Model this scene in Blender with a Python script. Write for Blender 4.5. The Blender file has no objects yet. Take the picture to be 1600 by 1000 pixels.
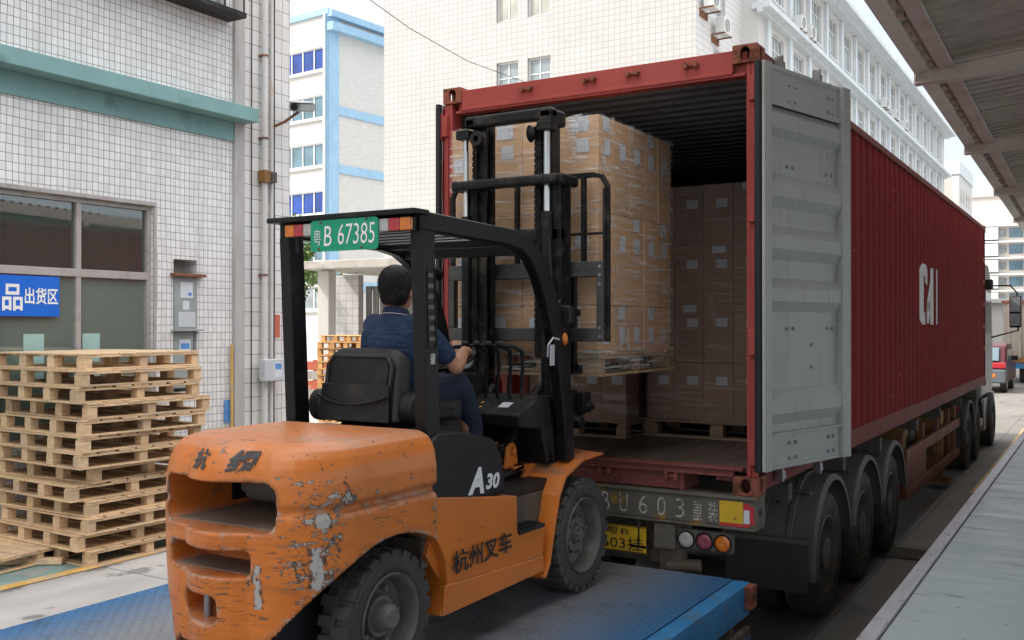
import bpy, bmesh, math, random
from mathutils import Vector, Matrix, Euler
from math import radians, sin, cos, pi, atan2, sqrt
random.seed(7)
scn = bpy.context.scene
COL = scn.collection

# ------------------------------------------------------------------ camera
cam_d = bpy.data.cameras.new('camera'); cam = bpy.data.objects.new('camera', cam_d); COL.objects.link(cam)
cam_d.sensor_width = 36.0; cam_d.lens = 36.0 * 1545.07 / 1600.0
cam_d.clip_start = 0.05; cam_d.clip_end = 2000
cam.location = (1.9127, -6.195, 2.3537)
cam.rotation_euler = (radians(90) + 0.0051, 0, 0.5427)
scn.camera = cam
# ------------------------------------------------------------------ world and sun
SUN_EL, SUN_AZ = radians(47), radians(233)     # azimuth: compass style, clockwise from +Y (sun stands behind and to the left)
sdir = Vector((sin(SUN_AZ) * cos(SUN_EL), cos(SUN_AZ) * cos(SUN_EL), sin(SUN_EL)))
W = bpy.data.worlds.new("World"); scn.world = W; W.use_nodes = True
nt = W.node_tree; bg = nt.nodes['Background']
sky = nt.nodes.new('ShaderNodeTexSky'); sky.sky_type = 'NISHITA'; sky.sun_disc = False
sky.sun_elevation = SUN_EL; sky.sun_rotation = SUN_AZ
sky.air_density = 1.0; sky.dust_density = 4.0; sky.ozone_density = 1.0
tc = nt.nodes.new('ShaderNodeTexCoord'); mp = nt.nodes.new('ShaderNodeMapping'); mp.inputs['Scale'].default_value = (1.2, 1.2, 3.0)
nz = nt.nodes.new('ShaderNodeTexNoise'); nz.inputs['Scale'].default_value = 2.2; nz.inputs['Detail'].default_value = 7
cr = nt.nodes.new('ShaderNodeValToRGB'); cr.color_ramp.elements[0].position = 0.40; cr.color_ramp.elements[1].position = 0.72
mx = nt.nodes.new('ShaderNodeMix'); mx.data_type = 'RGBA'
mul = nt.nodes.new('ShaderNodeMath'); mul.operation = 'MULTIPLY'; mul.inputs[1].default_value = 0.36
ad = nt.nodes.new('ShaderNodeMath'); ad.operation = 'ADD'; ad.inputs[1].default_value = 0.62
nt.links.new(tc.outputs['Generated'], mp.inputs['Vector']); nt.links.new(mp.outputs[0], nz.inputs['Vector'])
nt.links.new(nz.outputs[0], cr.inputs[0]); nt.links.new(cr.outputs[0], mul.inputs[0]); nt.links.new(mul.outputs[0], ad.inputs[0])
nt.links.new(ad.outputs[0], mx.inputs[0]); nt.links.new(sky.outputs[0], mx.inputs[6])
# thin overcast, brightened overhead to light the foreground, greyer and bluer towards the horizon
sx = nt.nodes.new('ShaderNodeSeparateXYZ'); nt.links.new(tc.outputs['Generated'], sx.inputs[0])
mr_ = nt.nodes.new('ShaderNodeMapRange'); nt.links.new(sx.outputs[2], mr_.inputs[0]); mr_.inputs[1].default_value = .28; mr_.inputs[2].default_value = .75
cm = nt.nodes.new('ShaderNodeMix'); cm.data_type = 'RGBA'; nt.links.new(mr_.outputs[0], cm.inputs[0]); cm.inputs[6].default_value = (2.6, 2.75, 2.9, 1); cm.inputs[7].default_value = (9.6, 9.3, 8.9, 1)
nt.links.new(cm.outputs[2], mx.inputs[7])
nt.links.new(mx.outputs[2], bg.inputs[0]); bg.inputs[1].default_value = 0.15
sl = bpy.data.lights.new('sun', 'SUN'); sl.energy = 2.0; sl.angle = radians(2.5); sl.color = (1.0, 0.95, 0.87)
so = bpy.data.objects.new('sun', sl); COL.objects.link(so); so.location = (0, 0, 30)
so.rotation_euler = sdir.to_track_quat('Z', 'Y').to_euler()
scn.view_settings.view_transform = 'Standard'; scn.view_settings.look = 'None'
scn.view_settings.exposure = 1.32; scn.view_settings.gamma = 1.0
scn.render.engine = 'CYCLES'
scn.cycles.max_bounces = 7; scn.cycles.diffuse_bounces = 4; scn.cycles.transparent_max_bounces = 24

# ------------------------------------------------------------------ mesh builder
class G:
    def __init__(s): s.v = []; s.f = []; s.m = []
    def add(s, vs, fs, m=0):
        o = len(s.v); s.v += [tuple(v) for v in vs]
        for f in fs: s.f.append(tuple(i + o for i in f)); s.m.append(m)
        return s
    def box(s, x0, x1, y0, y1, z0, z1, m=0, M=None):
        if x0 > x1: x0, x1 = x1, x0
        if y0 > y1: y0, y1 = y1, y0
        if z0 > z1: z0, z1 = z1, z0
        vs = [Vector(p) for p in ((x0,y0,z0),(x1,y0,z0),(x1,y1,z0),(x0,y1,z0),(x0,y0,z1),(x1,y0,z1),(x1,y1,z1),(x0,y1,z1))]
        if M: vs = [M @ v for v in vs]
        return s.add(vs, ((0,3,2,1),(4,5,6,7),(0,1,5,4),(1,2,6,5),(2,3,7,6),(3,0,4,7)), m)
    def prism(s, poly, ax, a, b, m=0, M=None):
        """poly: 2D points; ax='x': (y,z), 'y': (x,z), 'z': (x,y)"""
        def P(u, v, w):
            p = {'x': (w,u,v), 'y': (u,w,v), 'z': (u,v,w)}[ax]
            return M @ Vector(p) if M else p
        n = len(poly)
        vs = [P(u, v, a) for u, v in poly] + [P(u, v, b) for u, v in poly]
        fs = [tuple(range(n)), tuple(range(2*n-1, n-1, -1))] + [(i, i+n, (i+1) % n + n, (i+1) % n) for i in range(n)]
        return s.add(vs, fs, m)
    def tube(s, pts, r, n=10, m=0, caps=True, closed=False, sq=1.0):
        pts = [Vector(p) for p in pts]; k = len(pts)
        rr = r if isinstance(r, (list, tuple)) else [r] * k
        vs = []; fs = []; up = None
        for i, p in enumerate(pts):
            if closed: t = pts[(i+1) % k] - pts[(i-1) % k]
            else: t = pts[min(i+1, k-1)] - pts[max(i-1, 0)]
            t.normalize()
            if up is None:
                up = Vector((0,0,1)) if abs(t.z) < .9 else Vector((1,0,0))
            a = t.cross(up); 
            if a.length < 1e-4: a = t.orthogonal()
            a.normalize(); b = a.cross(t).normalized(); up = b
            for j in range(n):
                q = 2*pi*(j+.5)/n
                vs.append(p + a*cos(q)*rr[i] + b*sin(q)*rr[i]*sq)
        kk = k if closed else k-1
        for i in range(kk):
            for j in range(n):
                i2 = (i+1) % k
                fs.append((i*n+j, i*n+(j+1) % n, i2*n+(j+1) % n, i2*n+j))
        if caps and not closed:
            fs.append(tuple(range(n-1, -1, -1))); fs.append(tuple((k-1)*n+j for j in range(n)))
        return s.add(vs, fs, m)
    def cyl(s, p0, p1, r, r1=None, n=20, m=0):
        return s.tube([p0, p1], [r, r if r1 is None else r1], n, m)
    def lathe(s, prof, c, axis='x', n=32, m=0):
        """prof: list of (offset along axis, radius), closed ring"""
        c = Vector(c); vs = []; k = len(prof)
        for j in range(n):
            q = 2*pi*j/n
            for (a, r) in prof:
                u, w = r*cos(q), r*sin(q)
                vs.append(c + Vector({'x': (a,u,w), 'y': (u,a,w), 'z': (u,w,a)}[axis]))
        fs = [(j*k+i, j*k+(i+1) % k, ((j+1) % n)*k+(i+1) % k, ((j+1) % n)*k+i) for j in range(n) for i in range(k)]
        return s.add(vs, fs, m)
    def sphere(s, c, r, n=14, m=0, sc=(1,1,1)):
        c = Vector(c); vs = [c + Vector((0,0,r*sc[2]))]; fs = []; R = n//2
        for i in range(1, R):
            t = pi*i/R
            for j in range(n): vs.append(c + Vector((r*sin(t)*cos(2*pi*j/n)*sc[0], r*sin(t)*sin(2*pi*j/n)*sc[1], r*cos(t)*sc[2])))
        vs.append(c - Vector((0,0,r*sc[2]))); L = len(vs)-1
        for j in range(n):
            fs.append((0, 1+j, 1+(j+1) % n)); fs.append((L, 1+(R-2)*n+(j+1) % n, 1+(R-2)*n+j))
            for i in range(R-2): fs.append((1+i*n+j, 1+(i+1)*n+j, 1+(i+1)*n+(j+1) % n, 1+i*n+(j+1) % n))
        return s.add(vs, fs, m)
    def mesh(s, name, smooth=None):
        me = bpy.data.meshes.new(name); me.from_pydata(s.v, [], s.f)
        me.polygons.foreach_set('material_index', s.m)
        bm = bmesh.new(); bm.from_mesh(me); bmesh.ops.recalc_face_normals(bm, faces=bm.faces); bm.to_mesh(me); bm.free()
        if smooth:
            me.polygons.foreach_set('use_smooth', [True]*len(me.polygons)); me.set_sharp_from_angle(angle=radians(smooth))
        me.update(); return me

def link(name, me, mats, parent=None, bevel=0, seg=2):
    o = bpy.data.objects.new(name, me); COL.objects.link(o)
    for m in (mats if isinstance(mats, (list, tuple)) else [mats]): me.materials.append(m)
    if parent is not None: attach(o, parent)
    if bevel:
        b = o.modifiers.new('bevel', 'BEVEL'); b.width = bevel; b.segments = seg; b.limit_method = 'ANGLE'; b.angle_limit = radians(30)
    return o
def attach(o, parent):
    o.parent = parent
    if parent.type == 'EMPTY': o.matrix_parent_inverse = parent.matrix_basis.inverted()
def ob(name, g, mats, parent=None, bevel=0, smooth=None, seg=2):
    return link(name, g.mesh(name, smooth), mats, parent, bevel, seg)
def thing(name, label, cat, loc=(0,0,0), group=None, rz=0):
    e = bpy.data.objects.new(name, None); COL.objects.link(e); e.location = loc; e.rotation_euler = (0,0,rz)
    e.empty_display_size = .1
    return tag(e, label, cat, group)
def tag(o, label=None, cat=None, group=None, kind=None):
    if label: o['label'] = label
    if cat: o['category'] = cat
    if group: o['group'] = group
    if kind: o['kind'] = kind
    return o
def dup(root, loc=None, rz=None, label=None, group=None, scale=None):
    def rec(o, par):
        c = o.copy(); COL.objects.link(c)
        if par is not None: c.parent = par
        for ch in list(o.children): rec(ch, c)
        return c
    r = rec(root, None)
    if loc is not None: r.location = loc
    if rz is not None: r.rotation_euler = (0,0,rz) if not isinstance(rz, (tuple, list)) else rz
    if scale: r.scale = scale
    if label: r['label'] = label
    if group: r['group'] = group
    return r

def text_mesh(body, offset=0.0, shear=0.0, spacing=1.0):
    c = bpy.data.curves.new('t', 'FONT'); c.body = body; c.offset = offset; c.shear = shear; c.space_character = spacing
    c.resolution_u = 3
    o = bpy.data.objects.new('t', c); COL.objects.link(o)
    dg = bpy.context.evaluated_depsgraph_get(); me = bpy.data.meshes.new_from_object(o.evaluated_get(dg))
    bpy.data.objects.remove(o); bpy.data.curves.remove(c)
    return me
def txt(name, body, center, right, up, w, h, mat, parent=None, offset=0.0, shear=0.0, fn=None, spacing=1.0):
    """flat lettering of exact width w and height h centred on a point of a surface"""
    me = text_mesh(body, offset, shear, spacing)
    xs = [v.co.x for v in me.vertices]; ys = [v.co.y for v in me.vertices]
    x0, x1, y0, y1 = min(xs), max(xs), min(ys), max(ys)
    R = Vector(right).normalized(); U = Vector(up).normalized(); C = Vector(center)
    for v in me.vertices:
        a = ((v.co.x-x0)/(x1-x0)-.5)*w; b = ((v.co.y-y0)/(y1-y0)-.5)*h
        p = C + R*a + U*b
        v.co = fn(p) if fn else p
    me.materials.clear(); me.name = name
    o = link(name, me, mat, parent); return o

# ------------------------------------------------------------------ materials
def srgb(r, g, b):
    f = lambda c: ((c/255+.055)/1.055)**2.4 if c/255 > .04045 else c/255/12.92
    return (f(r), f(g), f(b), 1)
class M:
    """small node helper around one Principled BSDF"""
    def __init__(s, name, base, rough=.6, metal=0, spec=.5, coord='Object', rnd=0):
        s.mat = bpy.data.materials.new(name); s.mat.use_nodes = True; s.t = s.mat.node_tree; s.N = s.t.nodes; s.L = s.t.links
        s.b = s.N['Principled BSDF']; s.b.inputs['Metallic'].default_value = metal; s.b.inputs['Specular IOR Level'].default_value = spec
        tc = s.N.new('ShaderNodeTexCoord'); s.co = tc.outputs[coord]
        if rnd:
            oi = s.N.new('ShaderNodeObjectInfo'); s.rand = oi.outputs['Random']
            a = s.N.new('ShaderNodeVectorMath'); a.operation = 'SCALE'; a.inputs[0].default_value = (13.1, 7.7, 21.3)
            s.L.new(s.rand, a.inputs['Scale'])
            b = s.N.new('ShaderNodeVectorMath'); b.operation = 'ADD'; s.L.new(s.co, b.inputs[0]); s.L.new(a.outputs[0], b.inputs[1]); s.co = b.outputs[0]
        s.c = s.rgb(base); s.r = s.val(rough); s.h = None
    def rgb(s, c):
        n = s.N.new('ShaderNodeRGB'); n.outputs[0].default_value = (*c[:3], 1); return n.outputs[0]
    def val(s, v):
        n = s.N.new('ShaderNodeValue'); n.outputs[0].default_value = v; return n.outputs[0]
    def inp(s, sock, v):
        if isinstance(v, (int, float)): sock.default_value = v
        elif isinstance(v, (tuple, list)): sock.default_value = v
        else: s.L.new(v, sock)
    def math(s, op, a, b=None, c=None, clamp=False):
        n = s.N.new('ShaderNodeMath'); n.operation = op; n.use_clamp = clamp; s.inp(n.inputs[0], a)
        if b is not None: s.inp(n.inputs[1], b)
        if c is not None: s.inp(n.inputs[2], c)
        return n.outputs[0]
    def map(s, scale=(1,1,1), rot=(0,0,0), loc=(0,0,0)):
        n = s.N.new('ShaderNodeMapping'); s.L.new(s.co, n.inputs[0]); n.inputs['Scale'].default_value = scale; n.inputs['Rotation'].default_value = rot; n.inputs['Location'].default_value = loc
        return n.outputs[0]
    def noise(s, scale=5, detail=5, stretch=(1,1,1), rough=.55, loc=(0,0,0), dist=0):
        n = s.N.new('ShaderNodeTexNoise'); n.inputs['Scale'].default_value = scale; n.inputs['Detail'].default_value = detail
        n.inputs['Roughness'].default_value = rough; n.inputs['Distortion'].default_value = dist
        s.L.new(s.map(stretch, loc=loc), n.inputs['Vector']); return n.outputs[0]
    def ramp(s, v, a, b, x=0.0, y=1.0):
        n = s.N.new('ShaderNodeMapRange'); n.clamp = True; s.inp(n.inputs[0], v)
        for i, k in enumerate((a, b, x, y)): n.inputs[i+1].default_value = k
        return n.outputs[0]
    def mix(s, f, col):
        n = s.N.new('ShaderNodeMix'); n.data_type = 'RGBA'; s.inp(n.inputs[0], f); s.L.new(s.c, n.inputs[6])
        if isinstance(col, (tuple, list)): n.inputs[7].default_value = (*col[:3], 1)
        else: s.L.new(col, n.inputs[7])
        s.c = n.outputs[2]; return s
    def mixr(s, f, r):
        n = s.N.new('ShaderNodeMix'); n.data_type = 'FLOAT'; s.inp(n.inputs[0], f); s.L.new(s.r, n.inputs[2]); s.inp(n.inputs[3], r); s.r = n.outputs[0]; return s
    def hgt(s, h, k=1.0):
        h = s.math('MULTIPLY', h, k); s.h = h if s.h is None else s.math('ADD', s.h, h); return s
    def xyz(s):
        n = s.N.new('ShaderNodeSeparateXYZ'); s.L.new(s.co, n.inputs[0]); return n.outputs
    def vary(s, amt=.2, scale=3, stretch=(1,1,1), detail=6):
        """darker/lighter cloudiness of the material itself"""
        f = s.noise(scale, detail, stretch); m = s.ramp(f, .25, .75, 1-amt, 1+amt)
        n = s.N.new('ShaderNodeVectorMath'); n.operation = 'SCALE'; s.L.new(s.c, n.inputs[0]); s.L.new(m, n.inputs['Scale']); s.c = n.outputs[0]; return s
    def edge(s, radius=.012, lo=.02, hi=.25):
        """mask of convex and concave edges, where paint rubs off"""
        b = s.N.new('ShaderNodeBevel'); b.samples = 4; b.inputs['Radius'].default_value = radius
        g = s.N.new('ShaderNodeNewGeometry'); d = s.N.new('ShaderNodeVectorMath'); d.operation = 'DOT_PRODUCT'
        s.L.new(b.outputs[0], d.inputs[0]); s.L.new(g.outputs['Normal'], d.inputs[1])
        return s.ramp(s.math('SUBTRACT', 1.0, d.outputs['Value']), lo, hi)
    def done(s, bump=.5, dist=.01):
        s.L.new(s.c, s.b.inputs['Base Color']); s.L.new(s.r, s.b.inputs['Roughness'])
        if s.h is not None:
            n = s.N.new('ShaderNodeBump'); n.inputs['Strength'].default_value = bump; n.inputs['Distance'].default_value = dist
            s.L.new(s.h, n.inputs['Height']); s.L.new(n.outputs[0], s.b.inputs['Normal'])
        return s.mat
def simple(name, base, rough=.6, metal=0, var=.15, scale=6, stretch=(1,1,1), dirt=None, bump=0, bs=40, rnd=0, spec=.5, dsc=4, damt=(.52,.7), drough=.85):
    m = M(name, base, rough, metal, spec, rnd=rnd)
    if var: m.vary(var, scale, stretch)
    if dirt:
        f = m.ramp(m.noise(dsc, 8, stretch, .65, (3.1,1.7,5.2)), damt[0], damt[1]); m.mix(m.math('MULTIPLY', f, .85), dirt); m.mixr(f, drough)
    m.mixr(m.ramp(m.noise(scale*1.7, 5), .3, .7, 0, .35), min(1, rough+.25))
    if bump: m.hgt(m.noise(bs, 4, stretch))
    return m.done(bump or .1, .01)
def wear_or_sheen(m, col, scale, a, b, stretch=(1,1,1), rough=.8, mask=None, loc=(0,0,0), amt=1.0, detail=7, height=0, nr=.6, dist=0):
    f = m.ramp(m.noise(scale, detail, stretch, nr, loc, dist), a, b)
    if mask is not None: f = m.math('MULTIPLY', f, mask)
    if amt != 1: f = m.math('MULTIPLY', f, amt)
    m.mix(f, col); m.mixr(f, rough)
    if height: m.hgt(f, height)
    return f

def tiles(name, base, grout, tw, th, axes, var=.06, stain=.25, line=.07, rough=.35, streak=(.25,.23,.2,1), rot=0):
    """glazed wall tiles; axes picks the two world axes of the wall ('yz' or 'xz')"""
    m = M(name, base, rough)
    o = m.xyz(); u = o[{'x':0,'y':1,'z':2}[axes[0]]]; v = o[2]
    # slight waviness of hand-laid tiles
    w = m.math('ADD', m.ramp(m.noise(.7, 3), 0, 1, -.030, .030), m.ramp(m.noise(2.6, 2, (1,1,1), .5, (3,3,1)), 0, 1, -.008, .008))
    u2 = m.math('DIVIDE', m.math('ADD', u, w), tw); v2 = m.math('DIVIDE', m.math('ADD', v, w), th)
    fu = m.math('ABSOLUTE', m.math('SUBTRACT', m.math('FRACT', u2), .5)); fv = m.math('ABSOLUTE', m.math('SUBTRACT', m.math('FRACT', v2), .5))
    lx = m.ramp(fu, .5-line*.105/tw, .5-line*.045/tw, 0, 1); ly = m.ramp(fv, .5-line*.105/th, .5-line*.045/th, 0, 1)
    g = m.math('MAXIMUM', lx, ly)
    cn = m.N.new('ShaderNodeCombineXYZ'); m.L.new(m.math('FLOOR', u2), cn.inputs[0]); m.L.new(m.math('FLOOR', v2), cn.inputs[1])
    wn = m.N.new('ShaderNodeTexWhiteNoise'); wn.noise_dimensions = '2D'; m.L.new(cn.outputs[0], wn.inputs[0])
    k = m.ramp(wn.outputs[0], 0, 1, 1-var, 1+var*.6)
    n = m.N.new('ShaderNodeVectorMath'); n.operation = 'SCALE'; m.L.new(m.c, n.inputs[0]); m.L.new(k, n.inputs['Scale']); m.c = n.outputs[0]
    m.mix(m.ramp(wn.outputs[0], .975, .98, 0, .35), (.42,.40,.36)); m.vary(.07, .8)
    f = m.ramp(m.noise(1.6, 8, (3,3,.25), .65), .5, .8, 0, stain); m.mix(f, streak)
    f = m.ramp(m.noise(.9, 8, (1,1,1), .7, (4,2,9)), .55, .8, 0, stain*.8); m.mix(f, (.42,.36,.28))
    m.mix(g, grout); m.mixr(g, .9); m.hgt(g, -1); m.hgt(m.noise(3, 2), .25)
    return m.done(.35, .004)
# ------------------------------------------------------------------ material library
MT = {}
MT['black'] = simple('black_paint', (.006,.0065,.0075), .34, 0, .25, 5, dirt=(.05,.045,.038), damt=(.56,.8), bump=.06, bs=60, spec=.3)
MT['blackdull'] = simple('black_greasy_steel', (.009,.009,.0095), .42, .2, .3, 7, dirt=(.10,.085,.065), damt=(.5,.78), bump=.25, bs=50, dsc=9, spec=.3)
MT['greasegrey'] = simple('grimy_grey_carriage_steel', (.06,.06,.058), .55, .2, .35, 8, dirt=(.14,.125,.11), damt=(.5,.72), bump=.3, bs=50, dsc=9)
MT['plastic'] = simple('black_plastic', (.009,.0095,.0105), .45, 0, .2, 4, dirt=(.09,.08,.065), damt=(.55,.85), bump=.12, bs=220, spec=.35)
MT['vinyl'] = simple('black_vinyl', (.011,.012,.015), .42, 0, .15, 5, dirt=(.05,.05,.048), damt=(.5,.9), bump=.25, bs=180)
MT['chrome'] = simple('polished_steel_rod', (.62,.62,.62), .18, 1, .1, 8, (1,1,.1))
MT['rubber'] = simple('tyre_rubber', (.048,.046,.044), .82, 0, .2, 9, dirt=(.10,.09,.078), damt=(.45,.8), bump=.35, bs=90, dsc=7)
MT['rimgrey'] = simple('dusty_rim', (.16,.155,.145), .65, .3, .3, 9, dirt=(.15,.125,.10), damt=(.42,.7), bump=.2, bs=60, dsc=9)
MT['steel'] = simple('bare_steel', (.32,.32,.33), .42, .8, .25, 10, dirt=(.12,.08,.05), damt=(.55,.75))
MT['seat'] = MT['vinyl']
# orange paint with scratches, primer-coloured chips and grime
def orange(name, heavy):
    m = M(name, (.66,.185,.026), .30)
    m.vary(.16, 2.5)
    o = m.xyz()
    m.mix(m.ramp(m.noise(1.7, 4), .42, .7, 0, .45), (.60,.19,.045))
    if heavy:
        low = m.ramp(o[2], 1.72, 1.58, 0, 1)                     # knocked-about lower half of the casting
        corner = m.math('MULTIPLY', m.ramp(o[0], -.98, -.86, 0, 1), m.ramp(o[1], -2.95, -3.1, 0, 1))
        corner = m.math('MULTIPLY', corner, m.ramp(o[2], 1.78, 1.70, 0, 1))
        def chips(scale, thr, stretch, mask, loc, grey=(.42,.40,.36), gap=.022, det=12, rg=.72, dist=0):
            n = m.noise(scale, det, stretch, rg, loc, dist)
            if mask is not None: n = m.math('MULTIPLY', n, m.math('MULTIPLY_ADD', mask, .22, .78))
            a = m.ramp(n, thr, thr+.008); m.mix(a, (.075,.05,.035)); m.mixr(a, .8); m.hgt(a, -.5)
            b = m.ramp(n, thr+gap, thr+gap+.010); m.mix(b, grey); m.hgt(b, -.4)
        wear_or_sheen(m, (.34,.085,.018), 4, .52, .70, (1,1,5), .6, low, (1,5,2), .55)
        chips(5, .572, (1.2,1.2,16), m.math('MULTIPLY', low, m.ramp(m.noise(2.2, 4, (1,1,1), .5, (6,6,1)), .40, .60)), (7,2,1), gap=.05, grey=(.30,.27,.23))
        chips(11, .560, (1.2,1.2,7), m.math('MULTIPLY', low, m.ramp(m.noise(2.6, 4, (1,1,1), .5, (1,6,4)), .38, .58)), (3,8,4), gap=.03)
        chips(16, .612, (1,1,1.4), None, (5,5,5), gap=.03)
        chips(7, .498, (1.1,1.1,1.0), corner, (0,3,3), gap=.035)
        chips(13, .515, (1.3,1.3,2.4), corner, (2,0,5), gap=.03)
        nd = m.noise(14, 8, (1,1,1), .7, (6,1,3)); wob = m.ramp(nd, .3, .7, -.014, .014)
        def gouge(ax, c, hw, za, zb, side):
            u = m.math('ABSOLUTE', m.math('SUBTRACT', m.math('ADD', o[ax], wob), c)); f = m.ramp(u, hw, hw*.8)
            zz = m.math('ADD', o[2], wob); f = m.math('MULTIPLY', f, m.math('MULTIPLY', m.ramp(zz, za, za+.006), m.ramp(zz, zb, zb-.006))); f = m.math('MULTIPLY', m.math('MULTIPLY', f, side), m.ramp(m.noise(26, 8, (1,1,.6), .75, (2,2,6)), .44, .47))
            m.mix(m.math('MULTIPLY', m.ramp(u, hw*1.5, hw*1.2), m.math('MULTIPLY', side, m.math('MULTIPLY', m.math('MULTIPLY', m.ramp(zz, za, za+.006), m.ramp(zz, zb, zb-.006)), m.ramp(m.noise(22, 8, (1,1,2), .75, (8,2,6)), .48, .50)))), (.10,.06,.04))
            m.mix(f, (.46,.44,.41)); m.mixr(f, .75); m.hgt(f, -1)
        rear = m.ramp(o[1], -3.16, -3.2); flank = m.math('MULTIPLY', m.ramp(o[0], -.90, -.895), m.ramp(o[1], -2.9, -2.95))
        gouge(0, -1.065, .017, 1.19, 1.37, rear); gouge(1, -3.13, .018, 1.52, 1.58, flank); gouge(1, -3.15, .022, 1.27, 1.45, flank)
        # dusty, rain-marked top
        geo = m.N.new('ShaderNodeNewGeometry'); sp = m.N.new('ShaderNodeSeparateXYZ'); m.L.new(geo.outputs['Normal'], sp.inputs[0])
        up = m.ramp(sp.outputs[2], .6, .95, 0, 1)
        wear_or_sheen(m, (.42,.25,.17), 2.2, .35, .7, (1,2,1), .5, up, (1,1,1), .75)
        wear_or_sheen(m, (.30,.26,.22), 1.6, .45, .75, (1,1,1), .6, m.ramp(sp.outputs[2], .3, .9, 0, 1), (4,1,1), .45)
    else:
        wear_or_sheen(m, (.10,.075,.055), 9, .62, .65, (1,1,2), .8, None, (1,4,2), .9, 9, -.4, .75)
        wear_or_sheen(m, (.40,.36,.31), 12, .70, .72, (1,1,3), .8, None, (1,7,2), .8, 9, -.4, .75)
        wear_or_sheen(m, (.28,.15,.08), 3, .5, .8, (1,1,1), .75, m.ramp(o[2], 1.35, .95, 0, 1), (1,7,2), .8)
        geo = m.N.new('ShaderNodeNewGeometry'); sp = m.N.new('ShaderNodeSeparateXYZ'); m.L.new(geo.outputs['Normal'], sp.inputs[0])
        wear_or_sheen(m, (.16,.115,.08), 5, .35, .65, (1,1,1), .85, m.ramp(sp.outputs[2], .5, .9, 0, 1), (2,1,1), .85)
    ed = m.math('MULTIPLY', (m.edge(.03, .006, .07) if heavy else m.edge(.010)), m.ramp(m.noise(9, 8, (1,1,1), .7, (8,8,2)), .44, .56))
    m.mix(m.math('MULTIPLY', ed, .9), (.11,.085,.065)); m.mixr(ed, .8)
    if heavy:
        e2 = m.math('MULTIPLY', m.edge(.035, .01, .08), m.math('MULTIPLY', low, m.ramp(m.noise(14, 8, (1,1,1), .7, (1,8,6)), .52, .56))); m.mix(e2, (.40,.38,.34)); m.mixr(e2, .75)
    m.hgt(m.noise(60, 3), .12); m.hgt(m.noise(3, 2), .6)
    return m.done(.35, .004)
MT['orangeCW'] = orange('scratched_orange_paint', True)
MT['orange'] = orange('worn_orange_paint', False)
MT['castdark'] = simple('grimy_cast_iron', (.10,.075,.055), .8, .1, .3, 6, dirt=(.22,.19,.15), bump=.4, bs=40)
# container paints
def redpaint(name, base, rough=.5, fade=(.40,.12,.10), rust=.66, side=False):
    m = M(name, base, rough, 0, .2); m.vary(.14, 1.5)
    m.mix(m.ramp(m.noise(1.1, 5, (1,1,.4)), .45, .8, 0, .4), fade)
    if side:
        wear_or_sheen(m, (.13,.06,.055), 3, .55, .85, (3,3,.15), .7, None, (2,2,2), .35, 8)
    wear_or_sheen(m, (.11,.04,.022), 8, rust, rust+.03, (1,1,1), .9, None, (4,4,1), .9, 9, -.5, .75)
    m.hgt(m.noise(50, 3), .15); m.hgt(m.noise(1.6, 3), 3.0)
    if side: wear_or_sheen(m, (.30,.09,.07), 4, .63, .66, (1,1,6), .9, None, (9,2,2), .5, 10)
    return m.done(.3, .006)
MT['red'] = redpaint('red_container_paint', (.35,.064,.055))
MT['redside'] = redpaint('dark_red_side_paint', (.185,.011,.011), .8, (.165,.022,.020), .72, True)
MT['redrail'] = redpaint('faded_red_rail_paint', (.17,.045,.04), .65, (.22,.10,.09), .60)
MT['casting'] = redpaint('rusty_corner_casting', (.26,.085,.055), .75, (.27,.15,.10), .52)
MT['sill'] = redpaint('scuffed_red_sill', (.19,.06,.055), .65, (.16,.10,.09), .56)
MT['door'] = simple('grey_door_paint', (.40,.41,.39), .5, 0, .1, 2, dirt=(.25,.22,.19), damt=(.5,.8), bump=.08, bs=40, dsc=2)
_d = M('grey_door_paint', (.34,.35,.333), .5); _d.vary(.07, 2); wear_or_sheen(_d, (.26,.20,.15), 3, .56, .75, (5,5,.35), .8, None, (1,2,3), .55); wear_or_sheen(_d, (.16,.07,.04), 12, .655, .67, (1,1,1.6), .9, None, (4,2,3), .9, 9, -.4, .75); wear_or_sheen(_d, (.52,.52,.50), 9, .63, .65, (1,1,7), .6, None, (9,2,3), .5, 9); _d.hgt(_d.noise(2.2, 3), 1.2); MT['door'] = _d.done(.3, .01)
MT['doorpale'] = simple('pale_door_edge', (.50,.50,.49), .5, 0, .1, 4, (1,1,.2), dirt=(.32,.22,.15), damt=(.52,.7))
MT['gasket'] = simple('black_rubber_seal', (.012,.013,.016), .6, 0, .2, 8)
MT['inside'] = simple('dark_container_lining', (.24,.245,.25), .6, 0, .2, 2, (1,.3,1), dirt=(.15,.13,.12), damt=(.55,.75))
MT['plyfloor'] = simple('worn_plywood_floor', (.085,.06,.048), .62, 0, .3, 2.5, (3,.5,1), dirt=(.04,.035,.032), damt=(.45,.7), bump=.3, bs=20)
MT['lettering'] = simple('white_painted_lettering', (.62,.62,.60), .6, 0, .12, 5, dirt=(.4,.36,.33), damt=(.55,.75))
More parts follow.
